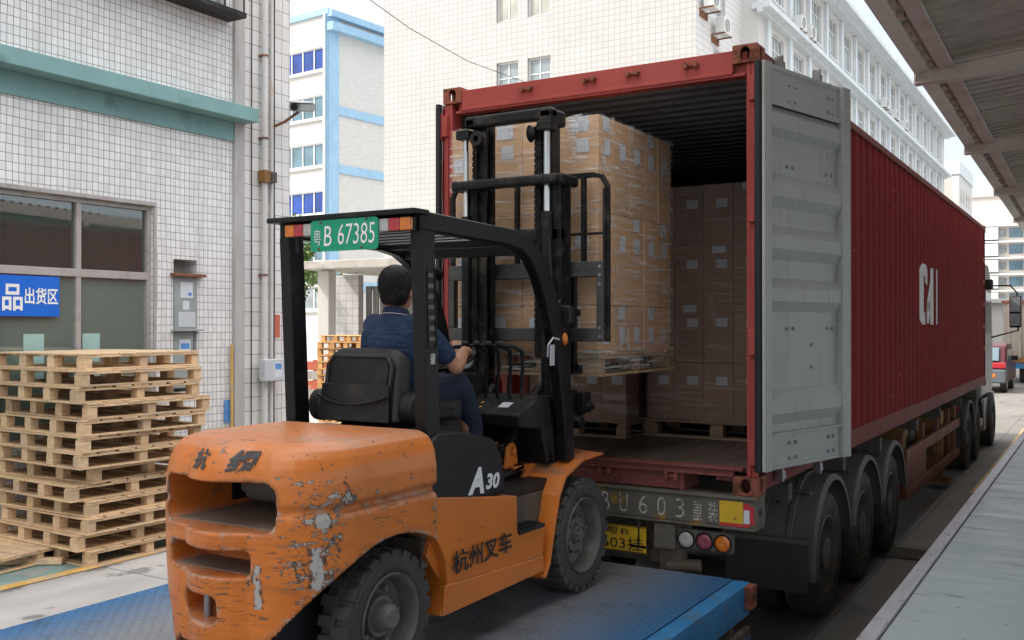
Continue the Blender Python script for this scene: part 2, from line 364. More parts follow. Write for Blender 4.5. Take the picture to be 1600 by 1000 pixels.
# trailer
MT['trailer'] = simple('dirty_grey_chassis', (.085,.078,.068), .75, 0, .3, 4, dirt=(.17,.12,.07), damt=(.5,.75), bump=.3, bs=60, dsc=6)
MT['bumper'] = simple('worn_olive_bumper', (.115,.105,.085), .7, 0, .25, 5, dirt=(.30,.16,.03), damt=(.57,.64), bump=.3, bs=50, dsc=5)
MT['trailer_brown'] = simple('rusty_red_brown_rail', (.20,.075,.05), .75, 0, .25, 5, dirt=(.26,.21,.18), damt=(.56,.7), bump=.3, bs=40)
MT['mustard'] = simple('mustard_chassis_paint', (.24,.12,.03), .75, 0, .3, 5, dirt=(.07,.05,.035), damt=(.45,.65), bump=.3, bs=40)
MT['fender'] = simple('dusty_black_mudguard', (.135,.128,.117), .7, 0, .2, 4, dirt=(.13,.12,.10), damt=(.45,.8), bump=.15, bs=40)
MT['mudflap'] = simple('rubber_mudflap', (.06,.057,.053), .8, 0, .2, 5, dirt=(.09,.08,.07), damt=(.5,.8))
MT['yellow'] = simple('worn_yellow_reflector', (.62,.40,.02), .5, 0, .15, 9, dirt=(.12,.08,.04), damt=(.62,.66), dsc=12)
MT['redref'] = simple('red_reflector_strip', (.50,.03,.04), .45, 0, .2, 9, dirt=(.25,.2,.17), damt=(.6,.66), dsc=9)
MT['plateyel'] = simple('yellow_number_plate', (.66,.40,.015), .5, 0, .12, 9, dirt=(.25,.15,.03), damt=(.5,.8), dsc=5)
MT['plategreen'] = simple('green_number_plate', (.0,.30,.16), .4, 0, .1, 6)
MT['ink'] = simple('black_ink', (.01,.01,.01), .6, 0, 0)
MT['white'] = simple('white_print', (.8,.8,.8), .5, 0, .04)
MT['chalk'] = simple('worn_white_stencil', (.46,.46,.43), .8, 0, .35, 30, dirt=(.11,.10,.085), damt=(.50,.58), dsc=26)
def lens(n, c, r=.25):
    m = M(n, c, r); m.b.inputs['Coat Weight'].default_value = .5
    m.hgt(m.noise(160, 1)); m.vary(.25, 30); return m.done(.4, .002)
MT['amber'] = lens('amber_lens', (.65,.17,.01)); MT['redlens'] = lens('red_lens', (.42,.02,.03)); MT['clearlens'] = lens('clear_lens', (.42,.42,.40))
MT['redlens_dusty'] = lens('dusty_red_lens', (.26,.05,.08), .5)
# cardboard, wrap, timber
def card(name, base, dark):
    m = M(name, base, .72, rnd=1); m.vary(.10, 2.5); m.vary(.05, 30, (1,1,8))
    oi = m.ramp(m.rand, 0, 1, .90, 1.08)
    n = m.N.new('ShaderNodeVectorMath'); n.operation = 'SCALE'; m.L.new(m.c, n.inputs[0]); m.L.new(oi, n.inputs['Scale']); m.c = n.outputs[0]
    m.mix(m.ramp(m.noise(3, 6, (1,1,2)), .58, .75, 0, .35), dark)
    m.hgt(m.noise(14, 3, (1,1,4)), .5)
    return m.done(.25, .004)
MT['card'] = card('brown_cardboard', (.56,.345,.19), (.42,.25,.135))
MT['cardshade'] = card('shaded_brown_cardboard', (.17,.10,.065), (.12,.07,.045))  # same cardboard with the container's shade put into the colour
m = M('tape', (.50,.33,.20), .28); m.vary(.1, 20); MT['tape'] = m.done()
m = M('paper_label', (.56,.57,.59), .6, rnd=1); m.vary(.05, 8)
# printed lines and a small block of print on each label
o = m.xyz()
row = m.math('FRACT', m.math('MULTIPLY', o[2], 62)); lines = m.math('MULTIPLY', m.ramp(row, .58, .62, 0, 1), m.ramp(m.noise(90, 2, (1,1,.2)), .48, .52, 0, 1))
m.mix(m.math('MULTIPLY', lines, .65), (.22,.26,.36)); MT['label'] = m.done()
MT['labelshade'] = simple('shaded_paper_label', (.30,.30,.31), .7, 0, .2, 30)  # same label paper, darkened in the colour for the container's shade
def wrap(name, amt):
    m = M(name, (.92,.91,.89), .08)
    f1 = m.ramp(m.noise(2.6, 8, (1,1,16), .62, (1,2,3), .3), .50, .66, 0, 1)
    f2 = m.ramp(m.noise(1.7, 7, (4,4,1.2), .6, (5,2,3), .4), .58, .70, 0, 1)
    m.hgt(m.noise(3.2, 7, (1,1,9), .62, (1,2,3), .8), 1.6); m.hgt(m.noise(2.4, 6, (3,3,1), .6, (5,2,3), 1.0), 1.0)
    a = m.math('ADD', m.math('MULTIPLY', m.math('MAXIMUM', f1, f2), amt), .045)  # white streaks painted into the film as glints
    m.L.new(a, m.b.inputs['Alpha']); m.b.inputs['Specular IOR Level'].default_value = .8
    return m.done(1.0, .03)
MT['wrap'] = wrap('stretch_wrap', .55)
MT['wrapdim'] = wrap('shaded_stretch_wrap', .22)  # painted glints weakened to keep the film in the container dim
MT['wrapheavy'] = wrap('bunched_stretch_wrap', .6)
def timber(name, base, dark, k=1.0):
    m = M(name, base, .72, rnd=1)
    oi = m.ramp(m.rand, 0, 1, .84, 1.12)
    n = m.N.new('ShaderNodeVectorMath'); n.operation = 'SCALE'; m.L.new(m.c, n.inputs[0]); m.L.new(oi, n.inputs['Scale']); m.c = n.outputs[0]
    m.vary(.18, 4, (2,2,9)); m.vary(.12, 7, (9,1,9)); 
    m.mix(m.ramp(m.noise(5, 8, (1,1,3)), .55, .72, 0, .5*k), dark)
    m.mix(m.ramp(m.noise(2, 3, (1,1,1), .5, (9,9,9)), .5, .75, 0, .3), (base[0]*1.15, base[1]*1.2, base[2]*1.3))
    m.mix(m.math('MULTIPLY', m.ramp(m.noise(1.3, 5, (1,1,1), .6, (4,7,1)), .50, .62), .55*k), (base[0]*.62, base[1]*.66, base[2]*.78))
    m.mix(m.ramp(m.noise(26, 2, (1,1,1), .4, (1,1,1)), .735, .745), (.05,.04,.035))
    m.mix(m.ramp(m.noise(3.5, 9, (1,6,14), .7, (6,1,1)), .66, .68, 0, .7), (dark[0]*.45, dark[1]*.45, dark[2]*.45))
    m.hgt(m.noise(18, 5, (1,1,5)), .7)
    return m.done(.35, .006)
MT['wood'] = timber('pale_pallet_wood', (.70,.50,.30), (.42,.27,.15))
MT['woodload'] = timber('plywood_pallet_wood', (.42,.29,.17), (.20,.14,.09))
MT['woodorange'] = timber('orange_pallet_wood', (.60,.33,.12), (.36,.18,.07))  # the pallets' own orange colour
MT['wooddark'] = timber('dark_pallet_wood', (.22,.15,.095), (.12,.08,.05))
# building finishes
MT['tile_small'] = tiles('small_white_wall_tiles', (.76,.75,.74), (.22,.21,.20), .075, .098, 'yz', .09, .38, .048)
MT['tile_smallx'] = tiles('small_white_wall_tiles_end', (.76,.75,.74), (.15,.14,.13), .075, .098, 'xz', .08, .30, .055)
MT['tile_large'] = tiles('large_white_wall_tiles', (.72,.71,.69), (.18,.16,.14), .145, .195, 'yz', .08, .5, .055, .35, (.45,.32,.20,1))
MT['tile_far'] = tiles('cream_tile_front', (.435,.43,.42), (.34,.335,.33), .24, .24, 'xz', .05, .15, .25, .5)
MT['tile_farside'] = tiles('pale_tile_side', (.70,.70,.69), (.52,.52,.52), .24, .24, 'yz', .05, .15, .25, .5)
MT['pilaster'] = simple('stained_grey_render', (.42,.41,.40), .8, 0, .12, 3, (2,2,.3), dirt=(.26,.22,.18), damt=(.52,.72), bump=.2, bs=40, dsc=2.5)
MT['teal'] = simple('teal_painted_ledge', (.19,.34,.335), .65, 0, .12, 2, (1,1,1), dirt=(.10,.16,.15), damt=(.55,.72), bump=.15, bs=30, dsc=1.8)
MT['alu'] = simple('aluminium_window_frame', (.42,.39,.37), .5, .3, .12, 4, dirt=(.22,.19,.17), damt=(.55,.75))
def glass(name, c, rough=.04, spec=.9, var=.1, met=0):
    m = M(name, c, rough, 0, spec); m.vary(var, .8); m.b.inputs['IOR'].default_value = 1.9
    m.mixr(m.ramp(m.noise(1.1, 5), .5, .8, 0, .25), .3); m.b.inputs['Metallic'].default_value = met; m.hgt(m.noise(.9, 2)); return m.done(.05, .02)
MT['glass_green'] = glass('green_tinted_glass', (.13,.19,.165), .05)
MT['glass_mirror'] = glass('dark_reflective_glass', (.035,.052,.045), .02, .9, .1); MT['glass_mirror'].node_tree.nodes['Principled BSDF'].inputs['IOR'].default_value = 1.9; MT['glass_blue'] = glass('blue_reflecting_glass', (.010,.05,.26), .25, .25, .6)
MT['glass_teal'] = glass('teal_reflecting_glass', (.06,.14,.19), .1, .6, .5)
MT['glass_grey'] = glass('grey_window_glass', (.20,.24,.25), .1, .6, .5)
MT['glass_pale'] = glass('curtained_window_glass', (.38,.38,.33), .15, .5, .4)
MT['signblue'] = simple('blue_sign_board', (.005,.13,.62), .4, 0, .04, 2)
MT['paper'] = simple('taped_paper_notice', (.34,.50,.47), .6, 0, .06, 6)
MT['paperwhite'] = simple('white_paper_notice', (.62,.64,.68), .6, 0, .08, 6)
MT['blueprint'] = simple('blue_print_on_paper', (.10,.27,.60), .6, 0, .4, 30)
MT['pipe'] = simple('white_plastic_pipe', (.60,.59,.57), .5, 0, .1, 3, (1,1,.3), dirt=(.45,.26,.12), damt=(.60,.75), dsc=3)
MT['rust'] = simple('rusted_steel', (.22,.10,.05), .85, .1, .3, 12, dirt=(.09,.045,.03), bump=.4, bs=60)
MT['dkbox'] = simple('dark_weathered_box', (.08,.065,.055), .8, 0, .3, 12)
MT['greybox'] = simple('grey_painted_cabinet', (.30,.33,.32), .6, 0, .12, 4, dirt=(.35,.26,.18), damt=(.58,.75))
MT['lightgrey'] = simple('light_grey_plastic', (.52,.54,.56), .5, 0, .06, 5)
MT['cream'] = simple('cream_render', (.50,.485,.455), .8, 0, .06, .6, (1,1,.3), dirt=(.55,.52,.47), damt=(.58,.8), dsc=.5)
MT['whitewash'] = simple('white_render', (.57,.57,.56), .8, 0, .06, .6, (1,1,.3), dirt=(.50,.51,.52), damt=(.58,.8), dsc=.5)
MT['bluetrim'] = simple('pale_blue_trim', (.25,.42,.58), .7, 0, .10, 2, (1,1,.5), dirt=(.42,.54,.62), damt=(.55,.75))
MT['bluepale'] = simple('faint_blue_ledge', (.62,.67,.70), .7, 0, .08, 1, (1,1,.5), dirt=(.42,.47,.5), damt=(.55,.75))
MT['greywall'] = simple('grey_brick_wall', (.50,.51,.50), .8, 0, .08, 1.5, (1,1,4), dirt=(.40,.40,.38), damt=(.5,.75), bump=.3, bs=8)  # greyer than the cream front of the same block
MT['pvcwhite'] = simple('white_window_frame', (.66,.67,.66), .5, 0, .05)
MT['concrete_old'] = simple('old_concrete', (.42,.40,.36), .85, 0, .15, 2, dirt=(.27,.25,.22), damt=(.5,.7), bump=.3, bs=20)
MT['canopy'] = simple('dusty_steel_sheet', (.56,.49,.43), .75, .0, .14, .9, (1,4,1), dirt=(.34,.28,.24), damt=(.45,.75), bump=.1, bs=20, dsc=1.5)
MT['canopybeam'] = simple('dusty_painted_beam', (.64,.60,.55), .7, 0, .10, 2, dirt=(.42,.36,.30), damt=(.5,.8), bump=.1, bs=20)
MT['gutter'] = simple('beige_gutter_steel', (.68,.64,.58), .65, 0, .1, 1.5, dirt=(.50,.43,.37), damt=(.5,.8))
MT['bluesteel'] = simple('blue_painted_steel', (.03,.20,.44), .5, .1, .2, 4, dirt=(.10,.12,.14), damt=(.52,.66), bump=.25, bs=50, dsc=6)
MT['shutter'] = simple('grey_metal_gate', (.24,.235,.225), .7, .2, .15, 2, (6,6,.4), dirt=(.14,.12,.10), damt=(.5,.7))
MT['barrier_red'] = simple('faded_red_board', (.50,.13,.07), .7, 0, .15, 3, dirt=(.55,.4,.32), damt=(.6,.7))
MT['barrier_grey'] = simple('weathered_grey_board', (.40,.37,.33), .8, 0, .2, 4, (4,4,.5))
MT['cable'] = simple('black_cable', (.03,.03,.03), .6)
MT['dust'] = simple('dusty_grey_casting_floor', (.20,.16,.13), .85, 0, .2, 8, bump=.3, bs=60)
# people
MT['skin'] = M('skin', (.50,.245,.155), .5); MT['skin'].vary(.08, 12); MT['skin'].b.inputs['Subsurface Weight'].default_value = .08; MT['skin'].hgt(MT['skin'].noise(150, 3)); MT['skin'] = MT['skin'].done(.12, .002)
MT['shirt'] = M('navy_cotton', (.018,.040,.095), .85)
_s = MT['shirt']; _s.vary(.15, 5); _s.hgt(_s.noise(6, 4, (1,1.5,2.6), .55, (0,0,0), 1.6), 5); _s.hgt(_s.noise(300, 2), .15); MT['shirt'] = _s.done(.55, .02)
MT['trousers'] = M('dark_blue_denim', (.010,.018,.042), .85); _s = MT['trousers']; _s.vary(.2, 6); _s.hgt(_s.noise(7, 3, (1,1,1.6), .5, (0,0,0), 1.), 2); MT['trousers'] = _s.done(.5, .02)
MT['hair'] = M('black_hair', (.008,.007,.007), .5); _s = MT['hair']; _s.hgt(_s.noise(60, 4, (3,3,.6))); MT['hair'] = _s.done(.6, .004)
MT['shoe'] = simple('grey_work_shoe', (.10,.10,.10), .7)
# ================================================================== SETTING
# ground: worn concrete yard
m = M('yard_concrete', (.235,.225,.21), .78)
m.vary(.14, .45); m.vary(.1, 3)
m.mix(m.ramp(m.noise(.5, 8, (1,.35,1), .62), .42, .62, 0, .55), (.16,.15,.14)); m.mix(m.ramp(m.noise(7, 9, (1,.4,1), .75), .60, .66, 0, .5), (.10,.095,.09))
o = m.xyz()
lane = m.math('MULTIPLY', m.ramp(o[0], -3.2, -2.4, 0, 1), m.ramp(o[1], 17.5, 13.5, 0, 1))     # oil-blackened loading lane
m.mix(m.math('MULTIPLY', lane, m.ramp(m.noise(.8, 6), .25, .6, .45, .85)), (.15,.138,.124))
pale = m.math('MULTIPLY', m.ramp(o[0], -3.6, -4.2, 0, 1), m.ramp(m.noise(1.2, 7, (1,.3,1)), .3, .6, .2, .8)); m.mix(pale, (.55,.53,.515))
wear_or_sheen(m, (.07,.065,.06), 2.2, .60, .66, (1,.6,1), .5, None, (3,3,3), .6)
jx = m.math('ABSOLUTE', m.math('SUBTRACT', m.math('FRACT', m.math('DIVIDE', o[0], 4.1)), .5)); jy = m.math('ABSOLUTE', m.math('SUBTRACT', m.math('FRACT', m.math('DIVIDE', o[1], 5.0)), .5))
jt = m.math('MAXIMUM', m.ramp(jx, .4965, .4985), m.ramp(jy, .497, .4985)); m.mix(m.math('MULTIPLY', jt, .6), (.06,.057,.053)); m.hgt(jt, -1)
m.mixr(m.ramp(m.noise(.7, 6, (1,.4,1)), .45, .7, 0, .7), .42)
m.hgt(m.noise(25, 6), .25); MT['yard'] = m.done(.35, .01)
g = G(); g.add([(-400,-300,0),(400,-300,0),(400,900,0),(-400,900,0)], [(0,1,2,3)])
tag(ob('ground', g, MT['yard']), kind='structure', label='grey concrete yard floor')
# painted bay markings near the pallets
m = M('bay_green_paint', (.20,.30,.29), .6); m.vary(.2, 3); f = m.ramp(m.noise(4, 8, (1,.6,1)), .5, .62); m.mix(f, (.33,.33,.31)); MT['baygreen'] = m.done()
m = M('yellow_line_paint', (.62,.38,.11), .6); m.vary(.2, 4); f = m.ramp(m.noise(5, 8), .50, .62); m.mix(m.math('MULTIPLY', f, .8), (.40,.37,.33)); MT['yellowline'] = m.done()
g = G(); g.add([(-10,-6,.004),(-6.62,-6,.004),(-6.62,4.3,.004),(-10,4.3,.004)], [(0,1,2,3)])
tag(ob('bay_marking', g, MT['baygreen']), kind='structure', label='worn green floor paint under the pallets')
g = G(); g.add([(-6.62,-6,.008),(-6.47,-6,.008),(-6.47,4.3,.008),(-6.62,4.3,.008)], [(0,1,2,3)]); g.add([(-8.2,-1.35,.008),(-6.62,-1.35,.008),(-6.62,-1.2,.008),(-8.2,-1.2,.008)], [(0,1,2,3)])
g.add([(.25,9,.006),(.40,9,.006),(.40,60,.006),(.25,60,.006)], [(0,1,2,3)])
tag(ob('road_marking', g, MT['yellowline']), kind='structure', label='worn yellow floor line')
# raised loading dock on the right
DX, DZ = .92, .915
m = M('dock_floor_paint', (.38,.47,.49), .36)
m.vary(.08, .8); m.mix(m.ramp(m.noise(.9, 8, (1,.5,1), .65), .48, .68, 0, .6), (.40,.43,.45))
wear_or_sheen(m, (.62,.63,.65), 2.6, .47, .66, (.6,2.6,1), .22, m.ramp(m.xyz()[1], -1.5, 2.5, .05, 1), (1,1,1), .75)  # whitish streaks painted on the far floor as glossy reflections
wear_or_sheen(m, (.12,.125,.13), 4.5, .62, .66, (.5,3,1), .6, None, (5,1,1), .7, 9)
wear_or_sheen(m, (.16,.15,.14), 14, .68, .70, (1,1,1), .7, None, (2,1,1), .8, 9)
m.mixr(m.ramp(m.noise(1.6, 5, (1,2,1)), .35, .65, 0, .8), .55)
m.hgt(m.noise(2.5, 3), 1.0); m.hgt(m.noise(40, 4), .1); MT['dockfloor'] = m.done(.25, .01)
m = M('dock_edge_steel', (.50,.50,.54), .38, .35); m.vary(.2, 4, (4,.6,1)); wear_or_sheen(m, (.22,.20,.20), 9, .60, .66, (2,.5,1), .6, None, (1,1,1), .5); m.hgt(m.noise(30, 4), .4); MT['dockedge'] = m.done(.3, .005)
g = G(); g.box(DX+.095, 9, -14, 60, 0, DZ, 0); g.box(DX+.01, DX+.095, -14, 60, 0, DZ-.02, 1)
tag(ob('loading_dock', g, [MT['dockfloor'], MT['concrete_old']]), kind='structure', label='raised loading dock with blue grey painted floor')
dk = tag(ob('dock_edge_strip', G().box(DX, DX+.078, -14, 60, DZ-.10, DZ+.003), MT['dockedge'], bevel=.004), 'scuffed steel angle strip along the edge of the raised blue grey dock', 'edge strip')
tag(ob('drain_grate', (lambda g: ([g.box(-.02+.0, .70, 4.35+i*.055, 4.35+i*.055+.032, .004, .02) for i in range(9)], g.box(-.06,-.02,4.3,4.88,.004,.022), g.box(.70,.74,4.3,4.88,.004,.022), g)[-1])(G()), MT['trailer']), 'dark iron drain grate in the floor beside the rear trailer wheels', 'drain grate')

# ------------------------------------------------------------------ left tiled warehouse
WX = -8.2
wh = thing('tiled_warehouse', 'white tiled warehouse wall with teal ledge on the left', 'building', (WX, 0, 0))
g = G()
# front wall with real openings (window and cabinet niche), 0.3 thick
def wallx(g, x, t, y0, y1, z0, z1, holes, m=0):
    ys = sorted({y0, y1, *[h[0] for h in holes], *[h[1] for h in holes]}); zs = sorted({z0, z1, *[h[2] for h in holes], *[h[3] for h in holes]})
    for i in range(len(ys)-1):
        for j in range(len(zs)-1):
            cy, cz = (ys[i]+ys[i+1])/2, (zs[j]+zs[j+1])/2
            if not any(h[0] < cy < h[1] and h[2] < cz < h[3] for h in holes):
                g.add([(x,ys[i],zs[j]),(x,ys[i+1],zs[j]),(x,ys[i+1],zs[j+1]),(x,ys[i],zs[j+1])], [(0,1,2,3)], m)
    for h in holes:
        a, b, c, d = h
        g.add([(x,a,c),(x,b,c),(x,b,d),(x,a,d),(x-t,a,c),(x-t,b,c),(x-t,b,d),(x-t,a,d)], [(0,1,5,4),(1,2,6,5),(2,3,7,6),(3,0,4,7)], m)
wallx(g, WX, .3, -34, 3.27, 0, 22, [(-3.0,1.98,1.0,3.82), (2.29,2.67,1.5,3.19), (-2.2,3.16,6.50,8.6)])  # height and unseen stretch of the wall extended to shade the yard
ob('wall', g, MT['tile_small'], wh)
ob('end_wall', G().add([(WX,3.45,0),(WX,4.36,0),(WX,4.36,22),(WX,3.45,22)], [(0,1,2,3)]), MT['tile_large'], wh)
ob('gable_wall', G().add([(WX,4.36,0),(-22,4.36,0),(-22,4.36,22),(WX,4.36,22)], [(0,1,2,3)]), MT['tile_smallx'], wh)
g = G(); g.add([(WX-.5,-34,0),(WX,-34,0),(WX,-34,22),(WX-.5,-34,22)], [(0,1,2,3)]); g.box(-22, WX-.35, -34, 4.30, 0, 21.9); ob('core', g, MT['inside'], wh)
ob('pilaster', G().box(WX-.05, WX+.05, 3.27, 3.45, 0, 22), MT['pilaster'], wh, .006)
g = G(); g.box(WX, WX+.30, -34, 3.46, 5.085, 5.27)
g.box(WX, WX+.035, -34, 3.262, 4.83, 5.085, 0); ob('ledge', g, MT['teal'], wh, .006)
# big window
def window_unit(parent, y0, y1, z0, z1, mull, transom, x, fw=.055, frame=MT['alu'], pane=MT['glass_green'], depth=.1):
    g = G(); xi = x-.07
    g.box(xi-.06, xi+.03, y0, y1, z1-fw, z1); g.box(xi-.06, xi+.03, y0, y1, z0, z0+fw)
    g.box(xi-.06, xi+.03, y0, y0+fw, z0+fw, z1-fw); g.box(xi-.06, xi+.03, y1-fw, y1, z0+fw, z1-fw)
    for t in transom: g.box(xi-.05, xi+.035, y0+fw, y1-fw, t-.045, t+.045)
    for q in mull: g.box(xi-.05, xi+.028, q-.032, q+.032, z0+fw, z1-fw)
    w = ob('window', g, frame, parent, .004)
    ys = [y0]+list(mull)+[y1]; zs = [z0]+list(transom)+[z1]
    for i in range(len(ys)-1):
        for j in range(len(zs)-1): ob('pane', G().box(xi-.03, xi-.02, ys[i]+.02, ys[i+1]-.02, zs[j]+.02, zs[j+1]-.02), MT['glass_mirror'] if j == 1 and z0 < 2 else pane, w)
    return w
window_unit(wh, -3.0, 1.98, 1.0, 3.82, (-2.0,-1.0,0.0,.98), (2.955,), WX)
g = G(); g.box(WX, WX+.03, -3.0, 2.01, 3.82, 3.87); g.box(WX, WX+.02, 1.98, 2.02, 1.0, 3.82); ob('window_surround', g, MT['alu'], wh, .004)
g = G(); 
for i in range(9): g.box(-8.36,-8.34,1.72,1.735,1.1,2.9) if i == 0 else None
w2 = window_unit(wh, -2.2, 3.16, 6.50, 8.6, (-.9,.4,1.75), (7.3,), WX, pane=MT['glass_grey'])
g = G(); g.box(WX-.02, WX+.34, -2.2, 3.20, 6.42, 6.49)
for i in range(17): g.cyl((WX+.31,-2.1+i*.33,6.49),(WX+.31,-2.1+i*.33,7.2),.012,n=6)
ob('window_guard', g, MT['blackdull'], wh, .003)
# niche and cabinet
ob('niche', G().box(WX-.30, WX-.24, 2.29, 2.67, 1.5, 3.19), MT['concrete_old'], wh)
cb = thing('notice_cabinet', 'grey notice cabinet with papers set in the tiled wall', 'cabinet', (WX, 2.5, 2.0))
g = G(); g.box(WX-.10, WX+.02, 2.30, 2.66, 2.30, 2.97); ob('upper_box', g, MT['greybox'], cb, .006)
ob('lower_box', G().box(WX-.12, WX-.02, 2.32, 2.63, 1.55, 2.27), MT['greybox'], cb, .006)
g = G(); g.box(WX-.02, WX+.10, 2.24, 2.74, 2.97, 3.01); ob('rain_hood', g, MT['rust'], cb, .004)
ob('lower_hood', G().box(WX-.02, WX+.08, 2.26, 2.70, 2.275, 2.30), MT['greybox'], cb, .003)
for (a, b, c, d, mm) in ((2.38,2.58,2.70,2.90,'paperwhite'), (2.42,2.52,2.55,2.66,'paperwhite'), (2.35,2.62,2.33,2.52,'lightgrey')):
    ob('paper', G().box(WX+.022, WX+.025, a, b, c, d), MT[mm], cb)
ob('print', G().box(WX+.0255, WX+.0265, 2.50, 2.56, 2.73, 2.77), MT['blueprint'], cb)
ob('paper', G().box(WX-.018, WX-.014, 2.40, 2.58, 2.02, 2.17), MT['paperwhite'], cb); ob('print', G().box(WX-.0135, WX-.012, 2.42, 2.56, 2.05, 2.12), MT['blueprint'], cb)
# sign on the window
sg = thing('shipping_area_sign', 'blue sign with white Chinese lettering on the big window', 'sign', (WX, .2, 2.5))
ob('board', G().box(WX-.055, WX-.035, -1.35, .73, 2.45, 2.895), MT['signblue'], sg)
R_, U_ = (0,1,0), (0,0,1)
txt('character', '品', (WX-.032, .17, 2.655), R_, U_, .235, .29, MT['white'], sg, .02)
txt('lettering', '出货区', (WX-.032, .51, 2.675), R_, U_, .40, .185, MT['white'], sg, .02)
txt('lettering', '成', (WX-.032, -.35, 2.66), R_, U_, .24, .29, MT['white'], sg, .02)
for i, (a, b) in enumerate(((.33,.575),(1.06,1.29))):
    tag(ob('paper_notice', G().box(WX-.088, WX-.084, a, b, 1.72, 2.255), MT['paper']), ['pale green sheet on the window pane below the blue sign','pale green sheet on the window pane to the right of the blue sign'][i], 'notice')
# pipes
pp = thing('drain_pipe', 'white vertical wall pipe with rusty brackets and a dark box on it', 'pipe', (WX+.06, 3.80, 0))
g = G(); g.cyl((WX+.07,3.80,0),(WX+.07,3.80,22),.042,n=16); ob('pipe', g, MT['pipe'], pp, smooth=40)
g = G()
for z in (1.6,3.05,4.95,6.1): g.lathe([(-.012,.044),(.012,.044),(.012,.052),(-.012,.052)], (WX+.07,3.80,z), 'z', 16); g.box(WX,WX+.07,3.74,3.86,z-.01,z+.01)
ob('bracket', g, MT['rust'], pp); ob('joint_box', G().box(WX+.02, WX+.15, 3.72, 3.84, 4.33, 4.50), MT['mustard'], pp, .006); ob('dark_box', G().box(WX+.03, WX+.16, 3.845, 3.95, 4.34, 4.49), MT['dkbox'], pp, .01)
p2 = tag(ob('thin_conduit', G().cyl((WX+.04,3.96,0),(WX+.04,3.96,22),.026,n=12), MT['pipe'], smooth=40), 'thin stained conduit to the right of the white wall pipe', 'pipe')
tag(ob('power_cable', (lambda g: (g.cyl((WX+.02,3.60,0),(WX+.02,3.60,22),.008,n=6), g.cyl((WX+.02,4.03,0),(WX+.02,4.03,22),.01,n=6), g)[-1])(G()), MT['cable']), 'pair of thin dark cables running up the tiled pier', 'cable')
eb = thing('electric_box', 'small light grey electric box with a printed sticker low on the pier', 'electric box', (WX, 3.85, 1.7))
ob('box', G().box(WX+.10, WX+.22, 3.66, 4.02, 1.58, 1.88), MT['lightgrey'], eb, .012); ob('sticker', G().box(WX+.2205, WX+.2225, 3.83, 3.98, 1.63, 1.84), MT['paperwhite'], eb); ob('print', G().box(WX+.223, WX+.2245, 3.85, 3.97, 1.74, 1.82), MT['blueprint'], eb)
tag(ob('yellow_pipe', G().tube([(WX+.05,3.22,0),(WX+.05,3.22,2.1)], .02, 10), MT['yellowline'], smooth=40), 'thin yellow pipe at the foot of the pier behind the pallets', 'pipe')
tag(ob('wall_poster', G().box(WX+.01, WX+.016, 3.12, 3.24, 1.05, 1.35), MT['blueprint']), 'small blue poster low on the tiled wall behind the pallet stack', 'poster')
# camera on bracket
cc = thing('security_camera', 'grey security camera on a bent bracket at the wall corner', 'security camera', (WX, 4.0, 5.2))
ob('bracket', G().tube([(WX,3.97,5.13),(WX+.22,4.02,5.20),(WX+.42,4.10,5.34)], .02, 8), MT['rust'], cc, smooth=40)
Mx = Matrix.Translation((WX+.44,4.14,5.41)) @ Euler((radians(12),radians(8),radians(15))).to_matrix().to_4x4()
ob('housing', G().box(-.09,.09,-.20,.22,-.06,.055, M=Mx), MT['greybox'], cc, .02); ob('sun_shield', G().box(-.105,.105,-.25,.25,.062,.075, M=Mx), MT['lightgrey'], cc, .004)
ob('lens', G().cyl(Mx @ Vector((0,-.2,0)), Mx @ Vector((0,-.235,0)), .045, n=16), MT['black'], cc)
# notice stickers on the pier further down
tag(ob('wall_sticker', G().box(WX+.004, WX+.008, 4.02, 4.16, 2.18, 2.50), MT['barrier_red']), 'small red and white sticker on the tiled pier beside the forklift post', 'sticker')

# ------------------------------------------------------------------ white tiled block at the centre
def simple_window(name_pane, w, h, frame, pane, axis='y', sill=None, mulls=(.5,), trans=(.62,), t=.09):
    """a window (frame) with one pane sheet, local origin at its lower left outer corner, facing -Y ('y') or +X ('x')"""
    g = G(); f = .06
    def B(u0, u1, z0, z1, d0, d1, gg=g, m=0):
        if axis == 'y': gg.box(u0, u1, d0, d1, z0, z1, m)
        else: gg.box(-d1, -d0, u0, u1, z0, z1, m)
    B(0, w, 0, f, .02, t); B(0, w, h-f, h, .02, t); B(0, f, f, h-f, .02, t); B(w-f, w, f, h-f, .02, t)
    for q in mulls: B(w*q-.025, w*q+.025, f, h-f, .03, t)
    for q in trans: B(f, w-f, h*q-.025, h*q+.025, .035, t)
    w_ = ob('window', g, frame)
    gp = G(); B(f*.5, w-f*.5, f*.5, h-f*.5, .06, .075, gp); p = ob('pane', gp, pane); p.parent = w_
    if sill:
        gs = G(); B(-.08, w+.08, -.09, -.01, -.12, .05, gs); q = ob('sill', gs, sill); q.parent = w_
    return w_
def put(win, parent, loc, first):
    o = win if first else dup(win)
    o.parent = parent; o.location = Vector(loc) - (parent.location if parent.type == 'EMPTY' else Vector()); return o
